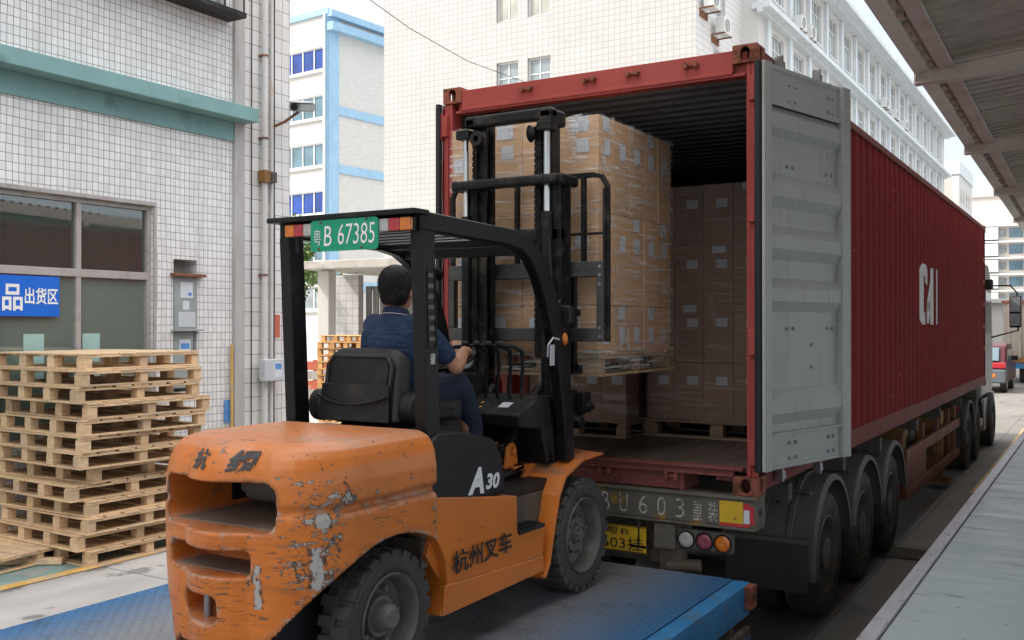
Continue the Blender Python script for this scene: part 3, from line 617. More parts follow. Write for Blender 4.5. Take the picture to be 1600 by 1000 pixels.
def face_with_holes(g, axis, d, u0, u1, z0, z1, holes, t=.25, m=0, flip=1):
    us = sorted({u0, u1, *[h[0] for h in holes], *[h[1] for h in holes]}); zs = sorted({z0, z1, *[h[2] for h in holes], *[h[3] for h in holes]})
    P = (lambda u, z, k=0: (u, d+k*flip, z)) if axis == 'y' else (lambda u, z, k=0: (d-k*flip, u, z))
    for i in range(len(us)-1):
        for j in range(len(zs)-1):
            cu, cz = (us[i]+us[i+1])/2, (zs[j]+zs[j+1])/2
            if not any(h[0] < cu < h[1] and h[2] < cz < h[3] for h in holes):
                g.add([P(us[i],zs[j]),P(us[i+1],zs[j]),P(us[i+1],zs[j+1]),P(us[i],zs[j+1])], [(0,1,2,3)], m)
    for a, b, c, e in holes:
        g.add([P(a,c),P(b,c),P(b,e),P(a,e),P(a,c,t),P(b,c,t),P(b,e,t),P(a,e,t)], [(0,1,5,4),(1,2,6,5),(2,3,7,6),(3,0,4,7)], m)
        g.add([P(a,c,t),P(b,c,t),P(b,e,t),P(a,e,t)], [(0,1,2,3)], m)
wb = thing('white_tiled_block', 'tall cream tiled building behind the open container, paired windows', 'building', (-18, 28, 0))
hx = [(-19.45,-18.42),(-17.98,-16.93)]; hz = [(11.35,13.03),(14.68,16.4),(18.0,19.7),(8.0,9.7),(4.7,6.4)]
holes = [(a,b,c,d) for a, b in hx for c, d in hz]
g = G(); face_with_holes(g, 'y', 28, -25.27, -10.9, 0, 26, holes); ob('front_wall', g, MT['tile_far'], wb)
g = G(); sh = [(29.9,31.2,14.2,16.2),(29.9,31.2,10.9,12.9),(29.9,31.2,17.6,19.6)]
face_with_holes(g, 'x', -10.9, 28, 33.2, 0, 26, sh); ob('side_wall', g, MT['tile_farside'], wb)
ob('core', G().box(-25.2,-11.3,28.35,39,0,25.9), MT['cream'], wb)
ob('parapet', G().box(-25.5,-10.7,27.8,39.2,25.9,26.4), MT['cream'], wb)
ob('left_wall', G().add([(-25.27,28,0),(-25.27,40,0),(-25.27,40,26),(-25.27,28,26)], [(0,1,2,3)]), MT['tile_farside'], wb)
win = simple_window('pane', 1.03, 1.68, MT['pvcwhite'], MT['glass_grey'])
win2 = simple_window('pane', 1.03, 1.72, MT['pvcwhite'], MT['glass_pale'], trans=())
k1 = k2 = 0
for a, b in hx:
    for c, d in hz:
        if c > 14: put(win2, wb, (a, 28.10, c), k2 == 0); k2 += 1
        else: put(win, wb, (a, 28.10, c), k1 == 0); k1 += 1
win3 = simple_window('pane', 1.3, 2.0, MT['pvcwhite'], MT['glass_grey'], 'x')
for i, (a, b, c, d) in enumerate(sh): put(win3, wb, (-11.0, a, c), i == 0)
# air conditioner units
def make_ac(lbl, loc, rz):
    a = thing('air_conditioner', lbl, 'air conditioner', (0,0,0), 'air conditioners on the white facades')
    ob('casing', G().box(-.18,.18,-.42,.42,0,.60), MT['pvcwhite'], a, .02)
    g = G(); g.lathe([(0,.20),(.02,.20),(.02,.235),(0,.235)], (.185,-.08,.31), 'x', 20)
    for q in range(8): g.cyl((.19,-.08,.31),(.19,-.08+.21*cos(q*pi/4),.31+.21*sin(q*pi/4)),.006,n=4)
    ob('fan_grille', g, MT['greybox'], a); 
    g = G(); g.box(-.35,.2,-.40,-.36,-.05,0); g.box(-.35,.2,.36,.40,-.05,0); g.box(-.35,-.31,-.40,.40,-.3,-.05)
    ob('bracket', g, MT['rust'], a)
    a.location = loc; a.rotation_euler = (0,0,rz); return a
ac0 = make_ac('air conditioner on the side of the tiled block, the upper left of two', (-10.55,28.75,14.0), 0)
dup(ac0, (-10.55,30.0,13.35), 0, 'air conditioner on the side of the tiled block, the lower right of two')

# ------------------------------------------------------------------ long white office wing
wg = thing('office_wing', 'long white office wing with blue ledges receding behind the red container', 'building', (-10.2, 60, 0))
WXX = -10.2
yw = [36.0+3.3*i for i in range(15)]
rows = [(16.1,18.1),(12.7,14.7),(9.3,11.3),(5.9,7.9)]
holes = [(y-.85,y+.85,a,b) for y in yw for a, b in rows]
g = G(); face_with_holes(g, 'x', WXX, 33.2, 86.2, 0, 18.7, holes); ob('facade', g, MT['whitewash'], wg)
ob('core', G().box(-22,WXX-.4,33.25,86.1,0,18.6), MT['whitewash'], wg)
ob('end_wall', G().add([(WXX,86.2,0),(-22,86.2,0),(-22,86.2,18.7),(WXX,86.2,18.7)], [(0,1,2,3)]), MT['whitewash'], wg)
ob('near_wall', G().add([(WXX,33.2,0),(-10.95,33.2,0),(-10.95,33.2,18.7),(WXX,33.2,18.7)], [(0,1,2,3)]), MT['whitewash'], wg)
for z in (18.6,15.15,11.75,8.35):
    g = G(); g.box(WXX-.2, WXX+(.9 if z > 18 else .55), 33.0, 86.6, z, z+.22); g.box(WXX, WXX+(.5 if z > 18 else .25), 33.0, 86.4, z-.16, z); ob('ledge', g, MT['bluepale'], wg)
g = G(); g.box(WXX-.35, WXX-.15, 33.1, 86.2, 18.82, 20.3)
for i in range(18): g.box(WXX-.15, WXX-.0, 34+i*3-.12, 34+i*3+.12, 18.82, 20.35)
ob('parapet', g, MT['whitewash'], wg)
for i in range(16):
    y = 34.35+3.3*i
    ob('pier', G().box(WXX, WXX+.14, y-.2, y+.2, 0, 18.4), MT['bluepale'], wg)
wn = simple_window('pane', 1.7, 2.0, MT['pvcwhite'], MT['glass_grey'], 'x', MT['bluepale'], (.33,.66), (.68,))
k = 0
for y in yw:
    for a, b in rows: put(wn, wg, (WXX-.05, y-.85, a), k == 0); k += 1
acs = [(37.9,15.4,'air conditioner under the first top row window of the long wing'),(39.6,15.4,'air conditioner on the blue ledge near the start of the long wing'),(60.6,15.5,'air conditioner halfway along the long white wing'),(64.0,15.4,'air conditioner past the middle of the long white wing'),(57.3,15.6,'air conditioner just before the middle of the long white wing')]
for y, z, l in acs: dup(ac0, (WXX+.45,y,z), 0, l)

# ------------------------------------------------------------------ pale blue trimmed block far left
bb = thing('blue_trimmed_block', 'distant block with sky blue trim and blue windows behind the tiled warehouse', 'building', (0,0,0))
H_ = 24.1
# built in local axes: corner at origin, front faces -y and runs to -x, side faces +x and runs to +y
ob('front_wall', (lambda g: (face_with_holes(g, 'y', 0, -14, 0, 0, H_, [(-10.2+.0,-.35,z,z+1.55 if z < 18 else z+1.55) for z in (20.05-3.32*i for i in range(6))], .35), g)[-1])(G()), MT['cream'], bb)
g = G(); g.add([(0,0,0),(0,7.5,0),(0,7.5,H_-.6),(0,0,H_-.6)], [(0,1,2,3)]); ob('side_wall', g, MT['greywall'], bb)
ob('core', G().box(-14,-.02,.4,7.48,0,H_-.1), MT['cream'], bb)
g = G(); g.box(-14,.14,-.14,0,H_-.35,H_+.05); g.box(.0,.6,-.14,7.7,H_-1.5,H_-.95); g.box(.0,.45,-.1,7.7,H_-.55,H_-.1); g.box(0,.12,0,.9,0,H_-.55); g.box(0,.12,6.9,7.5,0,H_-1.5); g.box(-.3,0,-.12,0,0,H_-.35)
for z in (17.4,12.9,10.0,7.0,3.6) : pass
for i in range(5): g.box(0,.10,.9,6.9,16.05-4.05*i+.9,16.05-4.05*i+1.5)
ob('blue_trim', g, MT['bluetrim'], bb)
ob('rain_pipe', G().cyl((-.16,-.22,0),(-.16,-.22,H_-.3),.09,n=10), MT['pvcwhite'], bb, smooth=40)
g = G()
for i in range(6): g.box(-10.3,-.3,-.16,0,20.05-3.32*i-.2,20.05-3.32*i)
ob('sills', g, MT['bluepale'], bb)
for i in range(6):
    z = 20.05-3.32*i; mt = (MT['glass_blue'],MT['glass_teal'],MT['glass_teal'],MT['glass_blue'],MT['glass_teal'],MT['glass_grey'])[i]
    for j in range(2):
        x0 = -.35-4.6*(j+1)
        gw = G(); gw.box(x0,x0+4.6,.08,.14,z,z+.07); gw.box(x0,x0+4.6,.08,.14,z+1.48,z+1.55)
        for q in range(5): gw.box(x0+q*1.15-.04,x0+q*1.15+.04,.08,.14,z+.07,z+1.48)
        w_ = ob('window', gw, MT['pvcwhite'], bb); p_ = ob('pane', G().box(x0,x0+4.6,.15,.17,z,z+1.55), mt); p_.parent = w_
bb.location = (-43.97,45.42,0); bb.rotation_euler = (0,0,radians(-5))

# far towers seen over the container
tw = thing('distant_tower', 'distant white tower with a pale blue top above the container roof', 'building', (-11.5,93,0))
ob('wall', G().box(-17,-10.1,91,101,0,17.1), MT['cream'], tw); ob('side_face', G().box(-10.1,-9.6,91,101,0,16.3), MT['whitewash'], tw); ob('top_band', G().box(-17.1,-9.5,90.9,101,16.0,17.15), MT['bluepale'], tw)
for z in (13.6,11.2):
    for y in (92.2,94.2,96.2,98.2): ob('window', G().box(-9.6,-9.56,y,y+.7,z,z+1.2), MT['glass_grey'], tw)
ap = thing('apartment_block', 'pale pink apartment block with balconies at the end of the lane', 'building', (-9,185,0))
MT['pinkwash'] = simple('pale_pink_render', (.58,.52,.48), .8, 0, .06, .3, dirt=(.5,.44,.40), damt=(.58,.8), dsc=.2)
ob('wall', G().box(-32,22,180,205,0,24.6), MT['pinkwash'], ap); ob('roof_house', G().box(-18,6,184,200,24.6,28.2), MT['pinkwash'], ap); ob('roof_ledge', G().box(-32.5,22.5,179.6,180,24.2,25.2), MT['cream'], ap)
for i in range(7):
    z = 19.2-2.75*i
    for j in range(6):
        x = -29.6+8.6*j
        ob('window', G().box(x,x+2.1,179.85,180.0,z-2.1,z-.5), MT['glass_teal'], ap); ob('window', G().box(x+7.2,x+8.2,179.85,180.0,z-1.9,z-.7), MT['glass_grey'], ap)
        ob('balcony', G().box(x+2.4,x+7.0,178.6,180.0,z-2.4,z-.35), MT['bluepale'], ap)
    ob('floor_band', G().box(-32.2,22.2,178.5,180.0,z-.2,z+.05), MT['pvcwhite'], ap)

# ------------------------------------------------------------------ gate house, barrier, tree behind the forklift
gh = thing('gate_shed', 'open shed with a flat concrete roof and white post behind the driver', 'shed', (-17,18,0))
rz_ = Matrix.Translation((-18.4,16.6,0)) @ Matrix.Rotation(radians(8), 4, 'Z')
ob('post', G().box(-.20,.20,-.20,.20,0,4.0, M=rz_), MT['cream'], gh, .02)
ob('roof', G().prism([(-.55,4.02),(9,4.02),(9,4.35),(-.55,4.25)], 'y', -.7, 6, M=rz_), MT['concrete_old'], gh, .02)
ob('side_wall', G().box(-.72,.12,1.6,1.9,0,3.95, M=rz_), MT['tile_far'], gh)
ob('back_wall', G().box(.0,9,4.8,5,0,4.0, M=rz_), MT['concrete_old'], gh)
g = G(); 
for i in range(28): g.box(.15+i*.26,.15+i*.26+.2,2.0,2.06,.1,3.6, M=rz_)
for z in (.2,1.9,3.5): g.box(.12,7.3,2.06,2.12,z,z+.1, M=rz_)
ob('metal_gate', g, MT['shutter'], gh)
br = thing('board_barrier', 'low barrier of red and grey boards across the yard behind the forklift', 'barrier', (-17,14,0))
rb = Matrix.Translation((-18.6,13.2,0)) @ Matrix.Rotation(radians(28), 4, 'Z')
for i, (z, mm) in enumerate(((1.12,'barrier_red'),(.60,'barrier_red'),(.10,'barrier_red'),(.86,'barrier_grey'),(.36,'barrier_grey'))):
    ob('board', G().box(0,4.2,-.03,.0,z,z+.24, M=rb), MT[mm], br)
g = G()
for i in range(5): ob('stake', G().box(.2+i*.95,.3+i*.95,.0,.08,0,1.4, M=rb), MT['barrier_red'], br)
def leaf_tree(label, loc, h, cr, n, seed, green=(.10,.17,.04), cat='tree'):
    rnd = random.Random(seed); t = thing('shade_tree', label, cat, loc); lx, ly, lz = loc
    g = G(); g.tube([(lx,ly,0),(lx+.1,ly,h*.3),(lx-.05,ly+.1,h*.55),(lx+.05,ly,h*.8)], [.17,.13,.10,.04], 8)
    tips = []
    for i in range(12):
        a = rnd.uniform(0,2*pi); z0 = h*rnd.uniform(.3,.7); z1 = z0+h*rnd.uniform(.12,.3); rr = cr*rnd.uniform(.5,.95)
        p = (lx+rr*cos(a),ly+rr*sin(a),z1); g.tube([(lx,ly,z0),((lx+p[0])/2,(ly+p[1])/2,(z0+z1)/2+.15),p], [.05,.035,.012], 6); tips.append(p)
    ob('trunk', g, MT['bark'], t, smooth=40)
    vs = []; fs = []; ms = []
    clumps = [(Vector(p), rnd.uniform(.35,.75)*cr*.5) for p in tips] + [(Vector((lx+rnd.gauss(0,cr*.5),ly+rnd.gauss(0,cr*.5),h*rnd.uniform(.5,1.0))), rnd.uniform(.25,.6)*cr*.55) for _ in range(20)]
    gl = G()
    for _ in range(n):
        c, r = clumps[rnd.randrange(len(clumps))]
        d = Vector((rnd.gauss(0,1),rnd.gauss(0,1),rnd.gauss(0,.8))).normalized()*r*(rnd.random()**.4)
        p = c+d; s = rnd.uniform(.05,.11)
        a = Vector((rnd.gauss(0,1),rnd.gauss(0,1),rnd.gauss(0,1))).normalized(); b = a.orthogonal().normalized()
        gl.add([p-a*s,p-b*s*.45,p+a*s,p+b*s*.45], [(0,1,2,3)], rnd.randrange(3))
    ob('crown', gl, [MT['leaf1'],MT['leaf2'],MT['leaf3']], t)
    return t
MT['bark'] = simple('tree_bark', (.13,.10,.075), .9, 0, .3, 9, bump=.5, bs=30)
for i, c in enumerate(((.10,.17,.035),(.16,.24,.06),(.06,.11,.03))):
    mm = M('leaf', c, .55); mm.vary(.25, 3); mm.b.inputs['Transmission Weight'].default_value = 0; MT['leaf%d' % (i+1)] = mm.done()
leaf_tree('leafy green tree behind the warehouse corner, seen left of the number plate', (-22.9,19.0,0), 6.0, 1.9, 9000, 3)
# overhead cable
tag(ob('overhead_cable', G().tube([(-12.0,9.6,9.9),(-12.36,10.85,9.78),(-13.2,13.84,9.86),(-14.17,17.93,10.1),(-14.71,22.27,10.45),(-15.2,27.9,11.2)], .011, 6), MT['cable']), 'thin black cable strung across the sky in front of the cream tiled building', 'cable')

# ------------------------------------------------------------------ canopy over the dock
cn = thing('dock_canopy', 'brown corrugated steel canopy on tapered beams above the loading dock', 'canopy', (3, 5, 0))
def cz(y): return 4.66 - .018*(y-1)          # eaves fall slightly along the dock
T = Matrix(((1,0,0,.03),(0,1,0,0),(0,-.027,1,.10),(0,0,0,1)))
# roof sheet: ribs run across the dock
prof = []; y = -14.0
while y < 40:
    for dy, dz in ((0,0),(.025,.055),(.085,.055),(.11,0)): prof.append((y+dy, dz))
    y += .20
g = G(); vs = []; n = len(prof)
for x, z in ((.40,4.85),(9.5,5.75)):
    vs += [(x,yy,z+dz) for yy, dz in prof]
g.add([T @ Vector(v) for v in vs], [(i,i+1,n+i+1,n+i) for i in range(n-1)]); ob('roof_sheet', g, MT['canopy'], cn)
g = G(); g.prism([(.36,4.66),(.475,4.69),(.475,4.80),(.46,4.80),(.46,4.70),(.38,4.69),(.38,4.86),(.36,4.86)], 'y', -14, 40, M=T); ob('gutter', g, MT['gutter'], cn)
g = G()
g.box(.475,.60,-14,40,4.735,4.755,M=T)
for i in range(180): g.box(.475,.53,-14+i*.3,-14+i*.3+.12,4.70,4.735, M=T)
ob('rib_closers', g, MT['canopy'], cn)
for x in (.56,1.95,3.3,4.7,6.1):
    zt = 4.85+(x-.5)*.0989
    g = G(); g.box(x,x+.07,-14,40,zt-.16,zt-.004, M=T); g.box(x+.07,x+.13,-14,40,zt-.16,zt-.145, M=T); ob('purlin', g, MT['canopybeam'], cn)
for i in range(-3, 10):
    yb = 3.62+3.7*i
    g = G(); poly = [(.36,4.60),(9,4.80),(9,5.45),(.56,4.72),(.36,4.72)]
    g.prism(poly, 'y', yb-.012, yb+.012, M=T); g.prism([(.36,4.585),(9,4.785),(9,4.80),(.36,4.60)], 'y', yb-.06, yb+.06, M=T); g.box(.345,.36,yb-.06,yb+.06,4.585,4.74, M=T)
    g.prism([(.36,4.722),(.56,4.722),(9,5.452),(9,5.47),(.56,4.74),(.36,4.74)], 'y', yb-.06, yb+.06, M=T)
    ob('beam', g, MT['canopybeam'], cn)
for i in range(-3, 10): ob('column', G().box(8.6,8.9,3.62+3.7*i-.15,3.62+3.7*i+.15,DZ,5.3), MT['canopybeam'], cn)
# ================================================================== SHIPPING CONTAINER
CB, CH, CW_, CL = 1.26, 2.896, 2.438, 13.716
CT = CB+CH
ct = thing('shipping_container', 'long dark red shipping container with its rear doors folded open', 'shipping container', (-1.219, 6.8, CB))
PER = .2794
def cor(y):
    t = (y-.17) % PER
    if t < .070: return 0.
    if t < .138: return .020*(t-.070)/.068
    if t < .210: return .020
    return .020*(1-(t-.210)/(PER-.210))
ys = []; y = .17
while y < CL-.17:
    for d in (0,.070,.138,.210):
        if y+d < CL-.16: ys.append(y+d)
    y += PER
ys.append(CL-.16)
def side_sheet(xf, z0, z1):
    g = G(); n = len(ys); vs = [(xf(cor(y)),y,z) for z in (z0,z1) for y in ys]
    g.add(vs, [(i,i+1,n+i+1,n+i) for i in range(n-1)]); return g
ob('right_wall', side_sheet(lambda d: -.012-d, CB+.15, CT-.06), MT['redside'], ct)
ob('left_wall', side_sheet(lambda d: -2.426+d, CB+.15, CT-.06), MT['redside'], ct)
m = M('red_inner_wall_lit_below', (.09,.085,.085), .6); o = m.xyz(); m.mix(m.ramp(o[2], 2.75, 2.6, 0, 1), (.52,.17,.14)); m.vary(.15, 2); MT['innerwall'] = m.done()  # red lower wall lightened in the colour as if lit, darker above
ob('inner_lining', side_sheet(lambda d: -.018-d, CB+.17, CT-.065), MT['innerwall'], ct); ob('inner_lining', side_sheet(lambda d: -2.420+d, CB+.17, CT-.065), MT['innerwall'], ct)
# roof with transverse corrugations
def rsheet(z, dz):
    pr = []; y = .10
    while y < CL-.12:
        for a, b in ((0,0),(.085,0),(.105,1),(.19,1)): pr.append((y+a, b))
        y += .21
    n = len(pr); vs = [(x,yy,z+b*dz) for x in (-2.39,-.05) for yy, b in pr]
    return G().add(vs, [(i,i+1,n+i+1,n+i) for i in range(n-1)])
ob('roof', rsheet(CT-.035, .022), MT['redside'], ct); ob('ceiling', rsheet(CT-.06, .022), MT['inside'], ct)
ob('floor', G().box(-2.40,-.035,.06,CL-.1,1.40,1.43), MT['plyfloor'], ct)
ob('front_wall', G().box(-2.43,-.01,CL-.06,CL-.02,CB+.1,CT-.05), MT['redside'], ct)
# rails
g = G(); g.box(-.075,0,.178,CL-.178,CT-.085,CT-.02); ob('top_rail', g, MT['redrail'], ct, .006); g = G(); g.box(-2.438,-2.363,.178,CL-.178,CT-.085,CT-.02); ob('top_rail', g, MT['redrail'], ct, .006)
for s in (0, 1):
    g = G(); a, b = (-.055,-.001) if not s else (-2.437,-2.383)
    g.box(a,b,.178,CL-.178,CB+.02,CB+.175); ob('bottom_rail', g, MT['redrail'], ct, .006)
# corner castings with their slotted holes
def casting(x0, y0, z0, px, py, name='corner_casting'):
    """px, py: +1/-1 tell the outer sides"""
    g = G(); a, b, h = .162, .178, .118; t = .028
    x1, y1 = x0+a, y0+b
    def slot(cx, cz, w, hh, n=8):
        pts = []
        for k in range(n+1): q = -pi/2+pi*k/n; pts.append((cx+ (w/2)*cos(q) if False else cx+w/2*sin(q+pi/2-pi/2+0)*0, cz))
        out = []
        r = w/2
        for k in range(n+1): q = pi*k/n; out.append((cx+r*cos(q), cz+(hh/2-r)+r*sin(q)))
        for k in range(n+1): q = pi+pi*k/n; out.append((cx+r*cos(q), cz-(hh/2-r)+r*sin(q)))
        return out
    def plate(ax, u0, u1, v0, v1, w0, w1, cu, w, hh):
        sl = slot(cu, (v0+v1)/2, w, hh); n = len(sl)
        cv = (v0+v1)/2; ring = []
        for (u, v) in sl:
            du, dv = u-cu, v-cv; k = min((( (u1 if du > 0 else u0)-cu)/du) if abs(du) > 1e-6 else 1e9, (((v1 if dv > 0 else v0)-cv)/dv) if abs(dv) > 1e-6 else 1e9)
            ring.append((cu+du*k, cv+dv*k))
        # snap nearest ring points to the corners
        for c in ((u0,v0),(u1,v0),(u0,v1),(u1,v1)):
            j = min(range(n), key=lambda i: (ring[i][0]-c[0])**2+(ring[i][1]-c[1])**2); ring[j] = c
        P = (lambda u, v, w_: (u, w_, v)) if ax == 'y' else (lambda u, v, w_: (w_, u, v))
        vs = [P(u,v,w0) for u,v in ring]+[P(u,v,w0) for u,v in sl]+[P(u,v,w1) for u,v in sl]
        fs = []
        for i in range(n):
            j = (i+1) % n; fs += [(i,j,n+j,n+i),(n+i,n+j,2*n+j,2*n+i)]
        g.add(vs, fs)
    yo = y0 if py < 0 else y1; xo = x1 if px > 0 else x0
    plate('y', x0, x1, z0, z0+h, yo, yo-py*t, (x0+x1)/2, .063, .079+.012)
    plate('x', y0, y1, z0, z0+h, xo, xo-px*t, (y0+y1)/2, .051, .079+.012)
    g.add([(x0,y0,z0),(x1,y0,z0),(x1,y1,z0),(x0,y1,z0),(x0,y0,z0+h),(x1,y0,z0+h),(x1,y1,z0+h),(x0,y1,z0+h)], [(0,1,2,3),(4,5,6,7)])
    xi = x0 if px > 0 else x1; yi = y1 if py < 0 else y0
    g.add([(xi,y0,z0),(xi,y1,z0),(xi,y1,z0+h),(xi,y0,z0+h)], [(0,1,2,3)]); g.add([(x0,yi,z0),(x1,yi,z0),(x1,yi,z0+h),(x0,yi,z0+h)], [(0,1,2,3)])
    me = g.mesh(name); bm = bmesh.new(); bm.from_mesh(me); bmesh.ops.remove_doubles(bm, verts=bm.verts, dist=.0004); bmesh.ops.recalc_face_normals(bm, faces=bm.faces); bm.to_mesh(me); bm.free()
    return link(name, me, MT['casting'], ct, .006)
for x0, px in ((-.162,1),(-2.438,-1)):
    for y0, py in ((0,-1),(CL-.178,1)):
        for z0 in (CB, CT-.118): casting(x0, y0, z0, px, py)
# rear frame
for s in (1,-1):
    X = lambda a: (a if s > 0 else -2.438-a)
    g = G(); g.box(X(-.075),X(-.045),.012,.15,CB+.118,CT-.118); g.box(X(-.045),X(0-.004),.012,.045,CB+.118,CT-.118); ob('corner_post', g, MT['red'], ct, .008)
    g = G(); g.box(X(-.045),X(-.008),.0,.012,CB+.30,CT-.30); ob('post_strip', g, MT['red'], ct, .004)
    for z in (CB+.20, CB+.90, CB+1.75, CT-.37):
        g = G(); g.box(X(-.050),X(-.002),-.028,.014,z,z+.16); g.cyl((X(.012),-.018,z-.02),(X(.012),-.018,z+.18),.017,n=12); g.box(X(-.004),X(.012),-.026,-.01,z+.02,z+.14); ob('hinge', g, MT['red'], ct, .004, 40)
g = G(); g.box(-2.276,-.162,.01,.05,CT-.165,CT-.028); g.box(-2.276,-.162,.0,.012,CT-.185,CT-.160); g.box(-2.33,-.08,.01,.10,CT-.20,CT-.18); g.box(-2.33,-.08,.05,.10,CT-.18,CT-.03); ob('header', g, MT['red'], ct, .005)
for x in (-1.70,-1.19,-.86,-.44):
    g = G()
    for d in (-.035,.035):
        g.cyl((x+d,-.03,CT-.085),(x+d,.01,CT-.085),.016,n=10); g.box(x+d-.011,x+d+.011,-.035,.0,CT-.11,CT-.07)
    g.box(x-.035,x+.035,-.01,.008,CT-.095,CT-.075)
    ob('lock_keeper', g, MT['casting'], ct, .003)
g = G(); g.box(-2.276,-.53,.012,.06,CB+.005,CB+.155); g.box(-.28,-.162,.012,.06,CB+.085,CB+.155); g.box(-.53,-.28,.012,.06,CB+.11,CB+.155)
g.box(-.53,-.50,.012,.3,CB+.0,CB+.11); g.box(-.53,-.19,.06,.9,CB+.11,CB+.115)
g.box(-2.33,-.10,-.004,.10,CB+.155,CB+.172); g.box(-2.33,-.16,-.018,.012,CB+.115,CB+.13) ; ob('sill', g, MT['sill'], ct, .004)
for x in (-1.60,-1.07,-.58): 
    g = G()
    for d in (-.035,.035): g.cyl((x+d,-.03,CB+.09),(x+d,.01,CB+.09),.016,n=10); g.box(x+d-.012,x+d+.012,-.034,.0,CB+.07,CB+.115)
    g.box(x-.035,x+.035,-.01,.01,CB+.08,CB+.10)
    ob('lock_keeper', g, MT['casting'], ct, .003)
# doors: local frame u = from hinge along the leaf, n = towards the inner (visible) face, z up
def door(hinge, ang, sgn):
    U = Vector((cos(ang), sin(ang), 0)); Nn = Vector((U.y, -U.x, 0))*sgn
    Mt = Matrix(((U.x,Nn.x,0,hinge[0]),(U.y,Nn.y,0,hinge[1]),(0,0,1,0),(0,0,0,1)))
    z0, z1, w = 1.42, 4.035, 1.14
    g = G(); g.box(.0,.085,-.045,.012,z0,z1, M=Mt); g.box(w-.115,w,-.045,.012,z0,z1, M=Mt); g.box(.085,w-.115,-.045,-.012,z1-.03,z1, M=Mt); g.box(.085,w-.115,-.045,-.002,z1-.26,z1-.23, M=Mt); g.box(.085,w-.115,-.045,.004,z0+.22,z0+.235, M=Mt); g.box(.085,w-.115,-.045,-.01,z0,z0+.02, M=Mt)
    d = ob('door', g, MT['door'], ct, .004)
    # pressed panel with horizontal folds (depth seen from inside)
    P = [(z0+.02,-.02),(z0+.22,-.02),(z0+.235,-.035),(z0+.30,-.035),(z0+.375,.0),(z0+.47,.0),(z0+.545,-.035),(z0+1.14,-.035)]
    for zz in (1.14,1.52,1.90): P += [(z0+zz,-.035),(z0+zz+.075,.0),(z0+zz+.155,.0),(z0+zz+.23,-.035)] if zz > 1.14 else [(z0+zz+.075,.0),(z0+zz+.155,.0),(z0+zz+.23,-.035)]
    P = [(z0+.02,-.02),(z0+.22,-.02),(z0+.23,-.035),(z0+.29,-.035),(z0+.36,.0),(z0+.45,.0),(z0+.52,-.038)]
    for c in (1.18,1.56,1.94) if False else (1.16,1.50,1.86): P += [(z0+c,-.038),(z0+c+.07,.0),(z0+c+.15,.0),(z0+c+.22,-.038)] if False else []
    for c in (1.02,1.36,1.70): P += [(z0+c,-.038),(z0+c+.07,.0),(z0+c+.15,.0),(z0+c+.22,-.038)]
    P += [(z0+2.16,-.038),(z0+2.21,-.0),(z0+2.30,-.0),(z0+2.355,-.038),(z0+2.355,-.018),(z1-.03,-.018)]
    n = len(P); vs = [Mt @ Vector((u,dd,z)) for u in (.085,w-.115) for z, dd in P]
    pn = ob('pressed_panel', G().add(vs, [(i,i+1,n+i+1,n+i) for i in range(n-1)]), MT['door'], d)
    vs = [Mt @ Vector((u,-.055-dd*.2,z)) for u in (.0,w) for z, dd in P]
    ob('outer_skin', G().add(vs, [(i,i+1,n+i+1,n+i) for i in range(n-1)]), MT['redside'], d)
    for u, z in [(.34,z1-.10),(.42,z1-.10),(.34,z1-.20),(.42,z1-.20),(.86,z1-.10),(.93,z1-.10),(.86,z1-.20),(.93,z1-.20),(.34,z0+.16),(.42,z0+.16),(.34,z0+.06),(.42,z0+.06),(.86,z0+.16),(.93,z0+.16),(.86,z0+.06),(.93,z0+.06)]:
        ob('bolt', G().sphere(Mt @ Vector((u,-.014,z)), .013, 8), MT['steel'], d, smooth=60)
    for u, z in [(.34,z0+1.32-.41),(.42,z0+1.32-.41),(.88,z0+1.32-.41),(.95,z0+1.32-.41),(.34,z0+1.98),(.42,z0+1.98),(.87,z0+1.98),(.94,z0+1.98),(.66,z0+.80),(.66,z0+.65)]: ob('bolt', G().sphere(Mt @ Vector((u,-.032,z)), .013, 8), MT['steel'], d, smooth=60)
    g = G(); g.box(-.040,.0,-.045,-.010,z0,z1, M=Mt); ob('gasket', g, MT['gasket'], d, .006)
    ob('edge_strip', G().box(-.010,.0,-.006,.010,z0+.005,z1-.005, M=Mt), MT['doorpale'], d, .002)
    g = G()
    for u in (.38,.88):
        g.cyl(Mt @ Vector((u,-.10,z0-.10)), Mt @ Vector((u,-.10,z1+.06)), .017, n=10)
        for z in (z0-.09, z1+.03): g.box(u-.035,u+.035,-.125,-.085,z,z+.05, M=Mt); g.box(u-.05,u-.03,-.12,-.06,z-.012,z+.075, M=Mt)
        for z in (z0+.3,z0+1.3,z1-.3): g.box(u-.03,u+.03,-.118,-.06,z,z+.06, M=Mt)
    ob('locking_bar', g, MT['steel'], d, .003, 40)
    return d
door((.045, -.012), atan2(1.10,.285), 1)
door((-2.438-.045, -.012), atan2(1.13,.02), -1)
